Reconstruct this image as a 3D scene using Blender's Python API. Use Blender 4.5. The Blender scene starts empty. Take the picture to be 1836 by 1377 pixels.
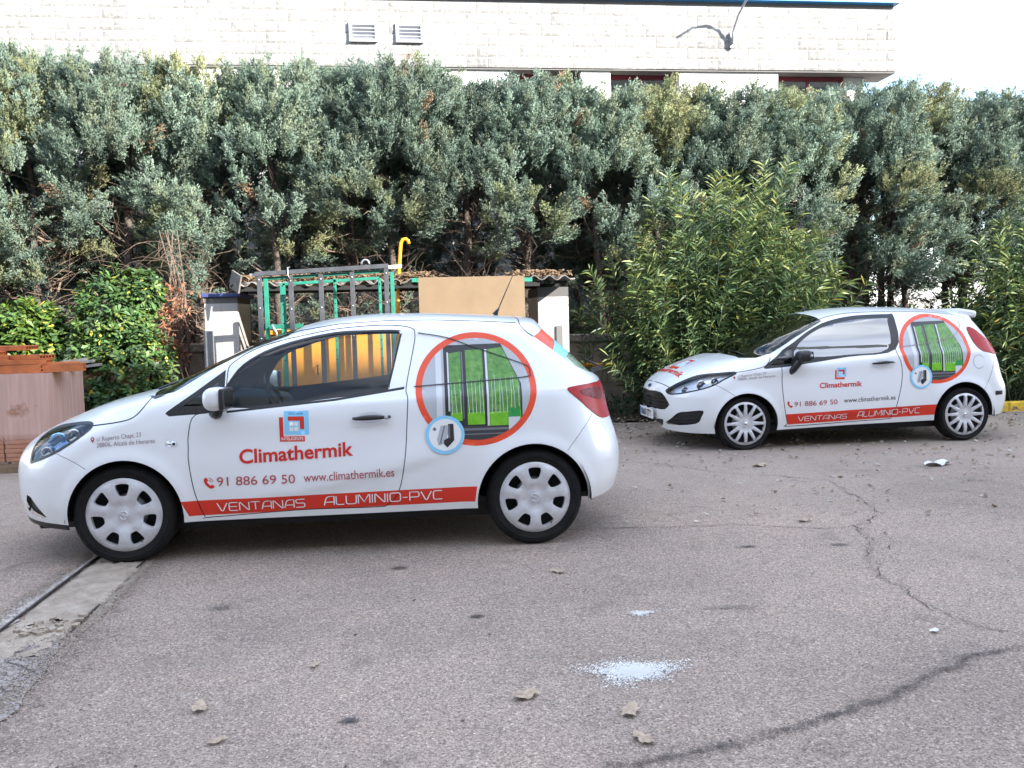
import bpy, bmesh, math, random
import numpy as np
from mathutils import Vector, Matrix, geometry

SC = bpy.context.scene
R = math.radians
random.seed(7)
RNG = np.random.default_rng(7)

# ------------------------------------------------------------------ camera
CAM_Z = 1.398
cd = bpy.data.cameras.new('camera'); cam = bpy.data.objects.new('camera', cd)
SC.collection.objects.link(cam)
cd.sensor_width = 36.0; cd.lens = 30.88; cd.clip_start = .05; cd.clip_end = 600
cam.matrix_world = Matrix(((0.99292949, 0.03146911, -0.1144584, 0), (-0.11636861, 0.06765697, -0.99089903, 0),
                           (-0.0234388, 0.99721223, 0.07084061, CAM_Z), (0, 0, 0, 1)))
SC.camera = cam

# ------------------------------------------------------------------ light
SUN_EL, SUN_AZ = R(26), R(47)          # azimuth: to the right of straight behind the camera
sun_dir = Vector((math.sin(SUN_AZ)*math.cos(SUN_EL), -math.cos(SUN_AZ)*math.cos(SUN_EL), math.sin(SUN_EL)))
sd = bpy.data.lights.new('sun', 'SUN'); sd.energy = 3.7; sd.angle = R(.6); sd.color = (1, .95, .87)
sun = bpy.data.objects.new('sun', sd); SC.collection.objects.link(sun)
sun.rotation_euler = sun_dir.to_track_quat('Z', 'Y').to_euler(); sun.location = sun_dir*60

world = bpy.data.worlds.new('World'); SC.world = world; world.use_nodes = True
wt = world.node_tree; wt.nodes.clear()
def wn(t, **k):
    n = wt.nodes.new(t)
    for a, b in k.items(): setattr(n, a, b)
    return n
w_out = wn('ShaderNodeOutputWorld'); w_bg = wn('ShaderNodeBackground'); w_bg.inputs[1].default_value = .13
w_sky = wn('ShaderNodeTexSky', sky_type='NISHITA', sun_disc=False)
w_sky.sun_elevation = SUN_EL; w_sky.sun_rotation = math.atan2(sun_dir.x, sun_dir.y); w_sky.dust_density = .4
w_tc = wn('ShaderNodeTexCoord')
w_map = wn('ShaderNodeMapping'); w_map.inputs['Scale'].default_value = (1, 1, 2.6); w_map.inputs['Location'].default_value = (3.1, .7, .2)
w_no = wn('ShaderNodeTexNoise'); w_no.inputs['Scale'].default_value = 1.7; w_no.inputs['Detail'].default_value = 7; w_no.inputs['Roughness'].default_value = .56
w_ra = wn('ShaderNodeValToRGB'); w_ra.color_ramp.elements[0].position = .47; w_ra.color_ramp.elements[1].position = .68
w_no2 = wn('ShaderNodeTexNoise'); w_no2.inputs['Scale'].default_value = 3.3; w_no2.inputs['Detail'].default_value = 5
w_r2 = wn('ShaderNodeValToRGB'); w_r2.color_ramp.elements[0].color = (1.25, 1.45, 1.85, 1); w_r2.color_ramp.elements[1].color = (9.4, 9.8, 10.4, 1)
w_r2.color_ramp.elements[0].position = .30; w_r2.color_ramp.elements[1].position = .62
w_mx = wn('ShaderNodeMix', data_type='RGBA')
for a, b in ((w_tc.outputs['Generated'], w_map.inputs[0]), (w_map.outputs[0], w_no.inputs['Vector']), (w_map.outputs[0], w_no2.inputs['Vector']),
             (w_no.outputs[0], w_ra.inputs[0]), (w_no2.outputs[0], w_r2.inputs[0]), (w_ra.outputs[0], w_mx.inputs[0]),
             (w_sky.outputs[0], w_mx.inputs[6]), (w_r2.outputs[0], w_mx.inputs[7]), (w_mx.outputs[2], w_bg.inputs[0]), (w_bg.outputs[0], w_out.inputs[0])):
    wt.links.new(a, b)
vs = SC.view_settings; vs.view_transform = 'Standard'; vs.look = 'None'; vs.gamma = 1; vs.use_curve_mapping = False
vs.exposure = 2.35
SC.cycles.max_bounces = 8; SC.cycles.transparent_max_bounces = 16; SC.cycles.caustics_reflective = False; SC.cycles.caustics_refractive = False

# ------------------------------------------------------------------ helpers
def tag(o, label=None, cat=None, group=None, kind=None):
    if label: o['label'] = label
    if cat: o['category'] = cat
    if group: o['group'] = group
    if kind: o['kind'] = kind
    return o
def empty(name, loc=(0, 0, 0), rz=0, label=None, cat=None, group=None):
    o = bpy.data.objects.new(name, None); SC.collection.objects.link(o)
    o.location = loc; o.rotation_euler = (0, 0, rz); o.empty_display_size = .2
    return tag(o, label, cat, group)
def link(name, me, m=None, parent=None, loc=None, rot=None, **t):
    o = bpy.data.objects.new(name, me); SC.collection.objects.link(o)
    if m is not None and not me.materials: me.materials.append(m)
    if parent: o.parent = parent
    if loc is not None: o.location = loc
    if rot is not None: o.rotation_euler = rot
    return tag(o, **t)
def mesh(name, verts, faces, smooth=False):
    me = bpy.data.meshes.new(name); me.from_pydata([tuple(v) for v in verts], [], faces)
    if smooth: me.polygons.foreach_set('use_smooth', [True]*len(me.polygons))
    me.update(); return me
def mesh_tris(name, V, T, col=None, smooth=False, spray=None):
    """fast mesh from numpy arrays; col: per-vertex colour"""
    V = np.ascontiguousarray(V, np.float32); T = np.ascontiguousarray(T, np.int32)
    me = bpy.data.meshes.new(name); n = len(T); k = T.shape[1]
    me.vertices.add(len(V)); me.vertices.foreach_set('co', V.ravel())
    me.loops.add(n*k); me.loops.foreach_set('vertex_index', T.ravel())
    me.polygons.add(n); me.polygons.foreach_set('loop_start', np.arange(0, n*k, k, dtype=np.int32))
    if smooth: me.polygons.foreach_set('use_smooth', np.ones(n, bool))
    if col is not None:
        a = me.color_attributes.new('tint', 'FLOAT_COLOR', 'POINT')
        a.data.foreach_set('color', np.hstack([col, np.ones((len(col), 1))]).astype(np.float32).ravel())
    if spray is not None: me.attributes.new('spray', 'FLOAT_VECTOR', 'POINT').data.foreach_set('vector', np.ascontiguousarray(spray, np.float32).ravel())
    me.update(); me.validate(); return me

class MB:
    """collects boxes, tubes and quads into one mesh"""
    def __init__(s): s.v, s.f, s.sm = [], [], []
    def add(s, vs, fs, smooth=False):
        n = len(s.v); s.v += [tuple(v) for v in vs]; s.f += [tuple(i+n for i in f) for f in fs]; s.sm += [smooth]*len(fs); return s
    def box(s, x0, x1, y0, y1, z0, z1, M=None):
        vs = [Vector((x, y, z)) for z in (z0, z1) for y in (y0, y1) for x in (x0, x1)]
        if M: vs = [M @ v for v in vs]
        return s.add(vs, [(0, 2, 3, 1), (4, 5, 7, 6), (0, 1, 5, 4), (2, 6, 7, 3), (0, 4, 6, 2), (1, 3, 7, 5)])
    def bar(s, a, b, w, d):
        """rectangular bar from a to b"""
        a, b = Vector(a), Vector(b); z = (b-a).normalized(); ref = Vector((0, 1, 0)) if abs(z.y) < .9 else Vector((1, 0, 0))
        x = ref.cross(z).normalized(); y = z.cross(x)
        vs = [p + x*sx*w/2 + y*sy*d/2 for p in (a, b) for sx, sy in ((-1, -1), (1, -1), (1, 1), (-1, 1))]
        return s.add(vs, [(3, 2, 1, 0), (4, 5, 6, 7), (0, 1, 5, 4), (1, 2, 6, 5), (2, 3, 7, 6), (3, 0, 4, 7)])
    def tube(s, pts, r, n=8, cap=True):
        pts = [Vector(p) for p in pts]; rs = r if isinstance(r, (list, tuple)) else [r]*len(pts)
        rings = []; x = None
        for i, p in enumerate(pts):
            d = (pts[min(i+1, len(pts)-1)] - pts[max(i-1, 0)]).normalized()
            if x is None:
                x = d.orthogonal().normalized()
            x = (x - d*x.dot(d)).normalized(); y = d.cross(x)
            rings.append([p + (x*math.cos(2*math.pi*k/n) + y*math.sin(2*math.pi*k/n))*rs[i] for k in range(n)])
        vs = [v for r_ in rings for v in r_]; fs = []
        for i in range(len(pts)-1):
            for k in range(n): fs.append((i*n+k, i*n+(k+1) % n, (i+1)*n+(k+1) % n, (i+1)*n+k))
        if cap: fs += [tuple(range(n-1, -1, -1)), tuple(range((len(pts)-1)*n, len(pts)*n))]
        return s.add(vs, fs, True)
    def lathe(s, prof, c=(0, 0, 0), axis='y', n=48):
        """prof: list of (radius, along)"""
        vs = []
        for r, h in prof:
            for k in range(n):
                a = 2*math.pi*k/n; p = {'y': (r*math.cos(a), h, r*math.sin(a)), 'z': (r*math.cos(a), r*math.sin(a), h), 'x': (h, r*math.cos(a), r*math.sin(a))}[axis]
                vs.append((p[0]+c[0], p[1]+c[1], p[2]+c[2]))
        fs = []
        for i in range(len(prof)-1):
            for k in range(n): fs.append((i*n+k, i*n+(k+1) % n, (i+1)*n+(k+1) % n, (i+1)*n+k))
        return s.add(vs, fs, True)
    def build(s, name, m, parent=None, bevel=0, loc=None, rot=None, **t):
        me = mesh(name, s.v, s.f); me.polygons.foreach_set('use_smooth', s.sm); me.update()
        bm = bmesh.new(); bm.from_mesh(me); bmesh.ops.recalc_face_normals(bm, faces=bm.faces)
        if bevel: bmesh.ops.bevel(bm, geom=[e for e in bm.edges if e.is_manifold and e.calc_face_angle(0) > .5], offset=bevel, segments=1, affect='EDGES', profile=.5)
        bm.to_mesh(me); bm.free()
        return link(name, me, m, parent, loc, rot, **t)

# ------------------------------------------------------------------ materials
def mat(name, col, rough=.6, metal=0, spec=.5, var=0, vscale=8, bump=0, bscale=60, coat=0, col2=None, vdet=4, dirt=None, place=False, rnd=0):
    """place: texture by position in the yard (for many small pieces); rnd: tint per piece; dirt: (colour, z of its upper edge, amount) road film"""
    m = bpy.data.materials.new(name); m.use_nodes = True; t = m.node_tree; b = t.nodes['Principled BSDF']
    b.inputs['Base Color'].default_value = (*col, 1); b.inputs['Roughness'].default_value = rough
    b.inputs['Metallic'].default_value = metal; b.inputs['Specular IOR Level'].default_value = spec
    b.inputs['Coat Weight'].default_value = coat; b.inputs['Coat Roughness'].default_value = .03
    tc = t.nodes.new('ShaderNodeNewGeometry' if place else 'ShaderNodeTexCoord'); CO = tc.outputs['Position' if place else 'Object']
    if var or col2:
        n = t.nodes.new('ShaderNodeTexNoise'); n.inputs['Scale'].default_value = vscale; n.inputs['Detail'].default_value = vdet; n.inputs['Roughness'].default_value = .65
        t.links.new(CO, n.inputs['Vector'])
        r = t.nodes.new('ShaderNodeValToRGB'); r.color_ramp.elements[0].position = .32; r.color_ramp.elements[1].position = .68
        c2 = col2 if col2 else [min(1, c*(1+var)) for c in col]; c1 = [c*(1-var) for c in col] if not col2 else col
        r.color_ramp.elements[0].color = (*c1, 1); r.color_ramp.elements[1].color = (*c2, 1)
        t.links.new(n.outputs[0], r.inputs[0]); t.links.new(r.outputs[0], b.inputs['Base Color'])
    if rnd:
        src = b.inputs['Base Color'].links[0].from_socket if b.inputs['Base Color'].links else None
        oi = t.nodes.new('ShaderNodeObjectInfo'); mr = t.nodes.new('ShaderNodeMapRange'); mr.inputs[3].default_value = 1-rnd; mr.inputs[4].default_value = 1+rnd; t.links.new(oi.outputs['Random'], mr.inputs[0])
        hs = t.nodes.new('ShaderNodeHueSaturation'); hs.inputs['Color'].default_value = (*col, 1); t.links.new(mr.outputs[0], hs.inputs['Value'])
        if src: t.links.new(src, hs.inputs['Color'])
        t.links.new(hs.outputs[0], b.inputs['Base Color'])
    if dirt:
        dc, z1, am = dirt; sx = t.nodes.new('ShaderNodeSeparateXYZ'); t.links.new(CO, sx.inputs[0]); mr = t.nodes.new('ShaderNodeMapRange'); mr.inputs[1].default_value = z1; mr.inputs[2].default_value = z1-.30; t.links.new(sx.outputs[2], mr.inputs[0])
        nn = t.nodes.new('ShaderNodeTexNoise'); nn.inputs['Scale'].default_value = 5; nn.inputs['Detail'].default_value = 8; nn.inputs['Roughness'].default_value = .7; t.links.new(CO, nn.inputs['Vector'])
        mu = t.nodes.new('ShaderNodeMath'); mu.operation = 'MULTIPLY'; t.links.new(mr.outputs[0], mu.inputs[0]); t.links.new(nn.outputs[0], mu.inputs[1])
        m2 = t.nodes.new('ShaderNodeMath'); m2.operation = 'MULTIPLY_ADD'; m2.inputs[1].default_value = am; m2.inputs[2].default_value = am*.03; t.links.new(mu.outputs[0], m2.inputs[0])
        mx = t.nodes.new('ShaderNodeMix'); mx.data_type = 'RGBA'; mx.inputs[6].default_value = (*col, 1); mx.inputs[7].default_value = (*dc, 1); t.links.new(m2.outputs[0], mx.inputs[0]); t.links.new(mx.outputs[2], b.inputs['Base Color'])
    if bump:
        n2 = t.nodes.new('ShaderNodeTexNoise'); n2.inputs['Scale'].default_value = bscale; n2.inputs['Detail'].default_value = 5
        t.links.new(CO, n2.inputs['Vector'])
        bp = t.nodes.new('ShaderNodeBump'); bp.inputs['Strength'].default_value = bump; bp.inputs['Distance'].default_value = .02
        t.links.new(n2.outputs[0], bp.inputs['Height']); t.links.new(bp.outputs[0], b.inputs['Normal'])
    return m
def node(m, t, **k):
    n = m.node_tree.nodes.new(t)
    for a, b in k.items(): setattr(n, a, b)
    return n
def glass_mat(name, tint, refl_rough=.0, ior=1.75):
    """thin pane: tinted transmission plus a mirror coat that follows the Fresnel law"""
    m = bpy.data.materials.new(name); m.use_nodes = True; t = m.node_tree; t.nodes.clear()
    o = node(m, 'ShaderNodeOutputMaterial'); mx = node(m, 'ShaderNodeMixShader'); tr = node(m, 'ShaderNodeBsdfTransparent')
    gl = node(m, 'ShaderNodeBsdfGlossy'); fr = node(m, 'ShaderNodeFresnel'); fr.inputs[0].default_value = ior
    tr.inputs[0].default_value = (*tint, 1); gl.inputs['Roughness'].default_value = refl_rough
    t.links.new(fr.outputs[0], mx.inputs[0]); t.links.new(tr.outputs[0], mx.inputs[1]); t.links.new(gl.outputs[0], mx.inputs[2]); t.links.new(mx.outputs[0], o.inputs[0])
    return m
def leaf_mat(name, trans=.25, rough=.55, soft=0):
    m = bpy.data.materials.new(name); m.use_nodes = True; t = m.node_tree; b = t.nodes['Principled BSDF']; o = t.nodes['Material Output']
    a = node(m, 'ShaderNodeAttribute', attribute_name='tint'); oi = node(m, 'ShaderNodeObjectInfo')
    hs = node(m, 'ShaderNodeHueSaturation'); mr = node(m, 'ShaderNodeMapRange'); mr.inputs[3].default_value = .86; mr.inputs[4].default_value = 1.16
    t.links.new(oi.outputs['Random'], mr.inputs[0]); t.links.new(mr.outputs[0], hs.inputs['Value']); t.links.new(a.outputs['Color'], hs.inputs['Color'])
    b.inputs['Roughness'].default_value = rough; b.inputs['Specular IOR Level'].default_value = .35
    if soft:      # leaves of one spray share part of its rounded shading
        an = node(m, 'ShaderNodeAttribute', attribute_name='spray'); vt = node(m, 'ShaderNodeVectorTransform', vector_type='NORMAL', convert_from='OBJECT', convert_to='WORLD'); ge = node(m, 'ShaderNodeNewGeometry')
        t.links.new(an.outputs['Vector'], vt.inputs[0]); sc = node(m, 'ShaderNodeVectorMath', operation='SCALE'); sc.inputs['Scale'].default_value = soft; t.links.new(vt.outputs[0], sc.inputs[0])
        ad = node(m, 'ShaderNodeVectorMath', operation='ADD'); t.links.new(sc.outputs[0], ad.inputs[0]); t.links.new(ge.outputs['Normal'], ad.inputs[1]); nm = node(m, 'ShaderNodeVectorMath', operation='NORMALIZE'); t.links.new(ad.outputs[0], nm.inputs[0]); t.links.new(nm.outputs[0], b.inputs['Normal'])
    tl = node(m, 'ShaderNodeBsdfTranslucent'); mx = node(m, 'ShaderNodeMixShader'); mx.inputs[0].default_value = trans
    t.links.new(hs.outputs[0], b.inputs['Base Color']); t.links.new(hs.outputs[0], tl.inputs[0])
    t.links.new(b.outputs[0], mx.inputs[1]); t.links.new(tl.outputs[0], mx.inputs[2]); t.links.new(mx.outputs[0], o.inputs[0])
    return m
# ------------------------------------------------------------------ ground
def ground_mat():
    m = bpy.data.materials.new('asphalt'); m.use_nodes = True; t = m.node_tree; b = t.nodes['Principled BSDF']; L = t.links.new
    tc = node(m, 'ShaderNodeTexCoord')
    def noise(s, d=4, r=.6):
        n = node(m, 'ShaderNodeTexNoise'); n.inputs['Scale'].default_value = s; n.inputs['Detail'].default_value = d; n.inputs['Roughness'].default_value = r
        L(tc.outputs['Object'], n.inputs['Vector']); return n
    def ramp(src, stops):
        r = node(m, 'ShaderNodeValToRGB'); e = r.color_ramp.elements
        e[0].position, e[0].color = stops[0][0], (*stops[0][1], 1); e[1].position, e[1].color = stops[-1][0], (*stops[-1][1], 1)
        for p, c in stops[1:-1]: q = e.new(p); q.color = (*c, 1)
        L(src, r.inputs[0]); return r
    def mix(a, bb, f, mode='MULTIPLY', fac=None):
        x = node(m, 'ShaderNodeMix', data_type='RGBA', blend_type=mode); x.inputs[0].default_value = f
        if fac: L(fac, x.inputs[0])
        L(a, x.inputs[6]); L(bb, x.inputs[7]); return x.outputs[2]
    vo = node(m, 'ShaderNodeTexVoronoi'); vo.inputs['Scale'].default_value = 135; L(tc.outputs['Object'], vo.inputs['Vector'])
    vo2 = node(m, 'ShaderNodeTexVoronoi'); vo2.inputs['Scale'].default_value = 260; L(tc.outputs['Object'], vo2.inputs['Vector'])
    sep = node(m, 'ShaderNodeSeparateColor'); L(vo.outputs['Color'], sep.inputs[0])
    sep2 = node(m, 'ShaderNodeSeparateColor'); L(vo2.outputs['Color'], sep2.inputs[0])
    stones = ramp(sep.outputs[0], [(0, (.160, .123, .103)), (.25, (.258, .201, .169)), (.75, (.338, .267, .224)), (.95, (.40, .318, .268)), (1, (.53, .435, .37))])
    fine = ramp(sep2.outputs[1], [(0, (.68, .68, .68)), (1, (1.28, 1.28, 1.28))])
    c = mix(stones.outputs[0], fine.outputs[0], 1)
    big = ramp(noise(.55, 6, .62).outputs[0], [(.28, (.72, .72, .73)), (.5, (1.0, .99, .98)), (.7, (1.18, 1.14, 1.10))])
    c = mix(c, big.outputs[0], 1)
    mid = ramp(noise(3.2, 6, .7).outputs[0], [(.28, (.70, .70, .71)), (.44, (1, 1, 1)), (.60, (1.02, 1.0, .99)), (.75, (1.18, 1.12, 1.05))])
    c = mix(c, mid.outputs[0], 1)
    # dusty, browner ground towards the planted edge
    sx = node(m, 'ShaderNodeSeparateXYZ'); L(tc.outputs['Object'], sx.inputs[0])
    mr = node(m, 'ShaderNodeMapRange'); mr.inputs[1].default_value = 5.6; mr.inputs[2].default_value = 11; L(sx.outputs[1], mr.inputs[0])
    dn = node(m, 'ShaderNodeMath', operation='MULTIPLY'); L(mr.outputs[0], dn.inputs[0])
    dr = ramp(noise(2.2, 6, .7).outputs[0], [(.3, (.25, .25, .25)), (.65, (1, 1, 1))]); L(dr.outputs[0], dn.inputs[1])
    dust = ramp(noise(40, 5).outputs[0], [(.3, (.23, .185, .148)), (.7, (.37, .31, .255))])
    c = mix(c, dust.outputs[0], .6, 'MIX', dn.outputs[0])
    L(c, b.inputs['Base Color']); b.inputs['Roughness'].default_value = .9; b.inputs['Specular IOR Level'].default_value = .25
    ad = node(m, 'ShaderNodeMath', operation='ADD'); L(vo.outputs['Distance'], ad.inputs[0]); L(noise(150, 3).outputs[0], ad.inputs[1])
    bp = node(m, 'ShaderNodeBump'); bp.inputs['Strength'].default_value = .38; bp.inputs['Distance'].default_value = .006
    L(ad.outputs[0], bp.inputs['Height']); L(bp.outputs[0], b.inputs['Normal'])
    return m
M_ASPH = ground_mat()
gv, gf = [], []
gx = [-220, -60, -20, -9] + list(np.arange(-7, 10.1, .5)) + [12, 16, 30, 80, 220]
gy = [-120, -40, -12, -4] + list(np.arange(-2, 12.1, .5)) + [14, 18, 30, 80, 300]
for y in gy:
    for x in gx: gv.append((x, y, 0))
for j in range(len(gy)-1):
    for i in range(len(gx)-1): a = j*len(gx)+i; gf.append((a, a+1, a+1+len(gx), a+len(gx)))
ground = link('ground', mesh('ground', gv, gf), M_ASPH, kind='structure')

def wobble(pts, step=.04, amp=.012, seed=1):
    """densify a polyline and shake it"""
    rg = np.random.default_rng(seed); out = []; pts = [np.array(p, float) for p in pts]; off = np.zeros(2)
    for a, b in zip(pts[:-1], pts[1:]):
        n = max(2, int(np.linalg.norm(b-a)/step))
        for i in range(n):
            off = off*.8 + rg.normal(0, amp, 2); out.append(a+(b-a)*i/n + off)
    out.append(pts[-1]); return out
M_CRACK = mat('crack_shadow', (.085, .07, .063), .95, bump=.3)
M_SEAM = mat('tar_seam', (.125, .10, .092), .85, var=.5, vscale=30, bump=.6, bscale=120)
def crack(pts, w, seed, m=None, name='crack', z=.004, amp=.012):
    c = wobble(pts, .022, amp, seed); rg = np.random.default_rng(seed+50); gn = rg.random(200)*1.5-.25; vs, fs = [], []
    for i, p in enumerate(c):
        d = c[min(i+1, len(c)-1)]-c[max(i-1, 0)]; d = d/(np.linalg.norm(d)+1e-9); n = np.array([-d[1], d[0]])
        gate = np.interp(i*.35, np.arange(200), gn); k = w*(.25+1.1*rg.random())*(1 if 2 < i < len(c)-3 else .3)*max(.08, gate)
        vs += [(*(p+n*k), z), (*(p-n*k), z)]
        if i: fs.append((2*i-2, 2*i-1, 2*i+1, 2*i))
    return link(name, mesh(name, vs, fs), m or M_CRACK, ground)
CR = dict(a=[(1.6, 8.5), (2.28, 8.24), (2.53, 7.88), (2.7, 7.57), (2.94, 7.38), (3.19, 7.26), (3.35, 7.04), (3.46, 6.95), (3.38, 6.44), (3.31, 6.08), (3.23, 5.76), (3.07, 5.57), (2.87, 5.39)],
          b=[(.9, 5.72), (1.42, 5.68), (1.8, 5.63), (2.13, 5.61), (2.41, 5.48), (2.7, 5.39), (2.87, 5.39), (2.8, 5.05), (2.59, 4.72), (2.47, 4.44), (2.42, 4.27), (2.45, 4.12), (2.42, 3.94), (2.42, 3.8), (2.44, 3.63), (2.49, 3.5), (2.58, 3.41)],
          c=[(.55, 2.6), (.75, 2.62), (.95, 2.67), (1.17, 2.73), (1.42, 2.83), (1.75, 2.96), (1.9, 3.07), (2.06, 3.14), (2.21, 3.22), (2.49, 3.3)])
crack(CR['a'][:8], .0045, 1); crack(CR['a'][7:], .0055, 2); crack(CR['b'], .0032, 3); crack([(2.9, 5.4), (3.0, 5.2), (2.9, 4.95), (2.7, 4.75)], .004, 8)
for k, (px, py) in enumerate([(-.3, 5.9), (.4, 5.2)]): crack([(px, py), (px+.5, py+.06), (px+.9, py+.02)], .004, 20+k)
# dark drips and stains: tar and dirt caught between the stones, thinning out at the edges
def specks(pts, sx, sy, n, m, name, seed, s0=.0012, s1=.0045, z=.0045):
    rg = np.random.default_rng(seed); P = np.asarray(pts, float); i = rg.integers(0, len(P), n); x = P[i, 0]+rg.normal(0, sx, n); y = P[i, 1]+rg.normal(0, sy, n); s = s0+(s1-s0)*rg.random(n)**1.7; a = rg.random(n)*6.28
    ca, sa = np.cos(a)*s, np.sin(a)*s; Z = np.full(n, z); Q = np.stack([np.stack([x+ca, y+sa, Z], 1), np.stack([x-sa*.7, y+ca*.7, Z+.001], 1), np.stack([x-ca, y-sa, Z], 1), np.stack([x+sa*.7, y-ca*.7, Z+.0006], 1)], 1)
    o = link(name, mesh_tris(name, Q.reshape(-1, 3), (np.arange(n)*4)[:, None]+np.arange(4)), None, ground); o.data.materials.append(m); o['kind'] = 'stuff'; return o
def blob(x, y, rx, ry, seed, n=26, rough=.35):
    rg = np.random.default_rng(seed); ph = rg.random(6)*6.28; am = rg.random(6)*rough
    return [(x+rx*math.cos(a)*(1+sum(am[k]*math.cos((k+2)*a+ph[k]) for k in range(6))/2), y+ry*math.sin(a)*(1+sum(am[k]*math.cos((k+2)*a+ph[k]) for k in range(6))/2)) for a in np.linspace(0, 2*math.pi, n, endpoint=False)]
M_OIL = mat('oil_stain', (.11, .09, .085), .6, var=.3, vscale=60, bump=.5, bscale=150)
for k, (x, y, rx, ry) in enumerate([(-.98, 4.45, .065, .05), (.28, 4.09, .03, .018), (-.25, 3.07, .03, .02), (1.52, 3.98, .14, .045), (-.1, 5.0, .04, .03), (2.55, 4.98, .05, .03), (-2.65, 5.2, .06, .05), (2.0, 5.05, .05, .02)]):
    specks(np.array([(x, y)]), rx*.6, ry*.6, 420, M_OIL, 'stain', 70+k)

SEAM_PTS = np.array(wobble(CR['c'], .006, .005, 4)); gt = np.convolve(np.random.default_rng(4).random(len(SEAM_PTS)+60), np.ones(31)/31, 'same')[:len(SEAM_PTS)] > .47
specks(SEAM_PTS, .022, .022, 2600, M_SEAM, 'tar_seam', 81, .0012, .0045); specks(SEAM_PTS[gt], .010, .010, 2600, M_SEAM, 'tar_seam', 82, .0012, .0045)
for k_, c_ in (('a', 1500), ('b', 1800)): specks(np.array(wobble(CR[k_], .01, .006, 5)), .010, .010, c_, M_CRACK, 'crack', 83, .0012, .004)
# ---- broken drain channel crossing the yard
M_DIRT = mat('packed_sand', (.26, .20, .15), .95, col2=(.46, .38, .305), vscale=9, vdet=8, bump=.9, bscale=45)
M_CONC = mat('pale_concrete', (.33, .28, .255), .9, col2=(.47, .41, .375), vscale=11, bump=.5, bscale=60)
M_CEM = mat('grey_cement', (.25, .215, .20), .9, col2=(.36, .315, .29), vscale=6, bump=.4, bscale=40)
M_STEEL = mat('rusty_steel', (.06, .05, .045), .6, .4, var=.4, vscale=20)
drain = empty('drain_channel', (-1.77, 5, 0)); tag(drain, kind='structure')
def sheet(name, left, right, z, m, parent, off=(0, 0), bulge=0, seed=3, nx=10):
    """strip between two ragged edges given as (x, y) with the same y ranges, slightly lumpy"""
    rg = np.random.default_rng(seed); ys = np.linspace(max(left[0][1], right[0][1]), min(left[-1][1], right[-1][1]), 70)
    lx = np.interp(ys, [p[1] for p in left], [p[0] for p in left])+rg.normal(0, .008, 70); rx = np.interp(ys, [p[1] for p in right], [p[0] for p in right])+rg.normal(0, .008, 70)
    vs, fs = [], []
    for j, y in enumerate(ys):
        for i in range(nx+1):
            u = i/nx; vs.append((lx[j]+(rx[j]-lx[j])*u - off[0], y - off[1], z + (bulge*rg.random() if 0 < i < nx else 0)))
    for j in range(69):
        for i in range(nx): a = j*(nx+1)+i; fs.append((a, a+1, a+nx+2, a+nx+1))
    return link(name, mesh(name, vs, fs, True), m, parent)
o_ = (-1.77, 5)
sheet('sand_fill', [(-1.90, 3.9), (-1.925, 4.2), (-1.94, 8)], [(-1.62, 3.9), (-1.60, 4.6), (-1.61, 5.0), (-1.625, 8)], .006, M_DIRT, drain, o_, .012, 3)
sheet('concrete_edge', [(-2.06, 3.6), (-2.04, 4.5), (-2.055, 4.76), (-1.99, 4.85), (-2.01, 5.1), (-1.985, 5.4), (-2.01, 8)], [(-1.935, 3.6), (-1.945, 4.5), (-1.955, 8)], .007, M_CONC, drain, o_, .004, 4, 3)
sheet('concrete_edge', [(-1.60, 4.15), (-1.60, 5.0), (-1.625, 8)], [(-1.56, 4.05), (-1.53, 4.5), (-1.56, 4.65), (-1.54, 4.85), (-1.57, 5.25), (-1.57, 8)], .005, M_DIRT, drain, o_, .003, 5, 3)
b_ = [(-1.9, 4.08), (-1.78, 4.16), (-1.695, 4.05), (-1.585, 4.05), (-1.57, 3.93), (-1.53, 3.76), (-1.5, 3.63), (-1.5, 3.48), (-1.47, 3.35), (-1.5, 3.2), (-1.58, 3.3), (-1.6, 3.1), (-1.9, 2.8), (-2.1, 3.0), (-2.1, 3.9)]
b2 = wobble(b_+[b_[0]], .03, .008, 9)[:-1]
link('cement_patch', mesh('cement_patch', [(p[0]-o_[0], p[1]-o_[1], .009) for p in b2], [tuple(range(len(b2)))]), M_CEM, drain)
for k, pts in enumerate([[(-1.88, 4.0), (-1.74, 3.94), (-1.6, 3.99)], [(-1.75, 3.95), (-1.7, 3.8), (-1.55, 3.72)], [(-1.9, 3.75), (-1.7, 3.8)], [(-1.7, 3.8), (-1.75, 3.6), (-1.62, 3.5), (-1.5, 3.52)], [(-1.75, 3.6), (-1.95, 3.55)]]):
    crack(pts, .006, 60+k, z=.012).name = 'crack'
m_ = MB(); m_.bar((-1.945-o_[0], 3.6-o_[1], .012), (-1.95-o_[0], 8-o_[1], .012), .012, .01); m_.build('steel_edge', M_STEEL, drain)
m_ = MB(); m_.bar((-1.60-o_[0], 4.2-o_[1], .01), (-1.608-o_[0], 4.6-o_[1], .01), .01, .008); m_.build('steel_edge', M_STEEL, drain)
m_ = MB(); m_.bar((-1.628-o_[0], 5.28-o_[1], .01), (-1.632-o_[0], 8-o_[1], .01), .01, .008); m_.build('steel_edge', M_STEEL, drain)
m_ = MB()
for k in range(26):
    x, y = -1.86+.28*RNG.random(), 4.14+.17*RNG.random()**1.5+.12*(k/26); m_.box(-.02, .02, -.012, .012, 0, .022, Matrix.Translation((x-o_[0]+.0, y-o_[1], .004)) @ Matrix.Rotation(RNG.random()*3, 4, 'Z'))
m_.build('rubble', M_DIRT, drain, kind='stuff')

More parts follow.
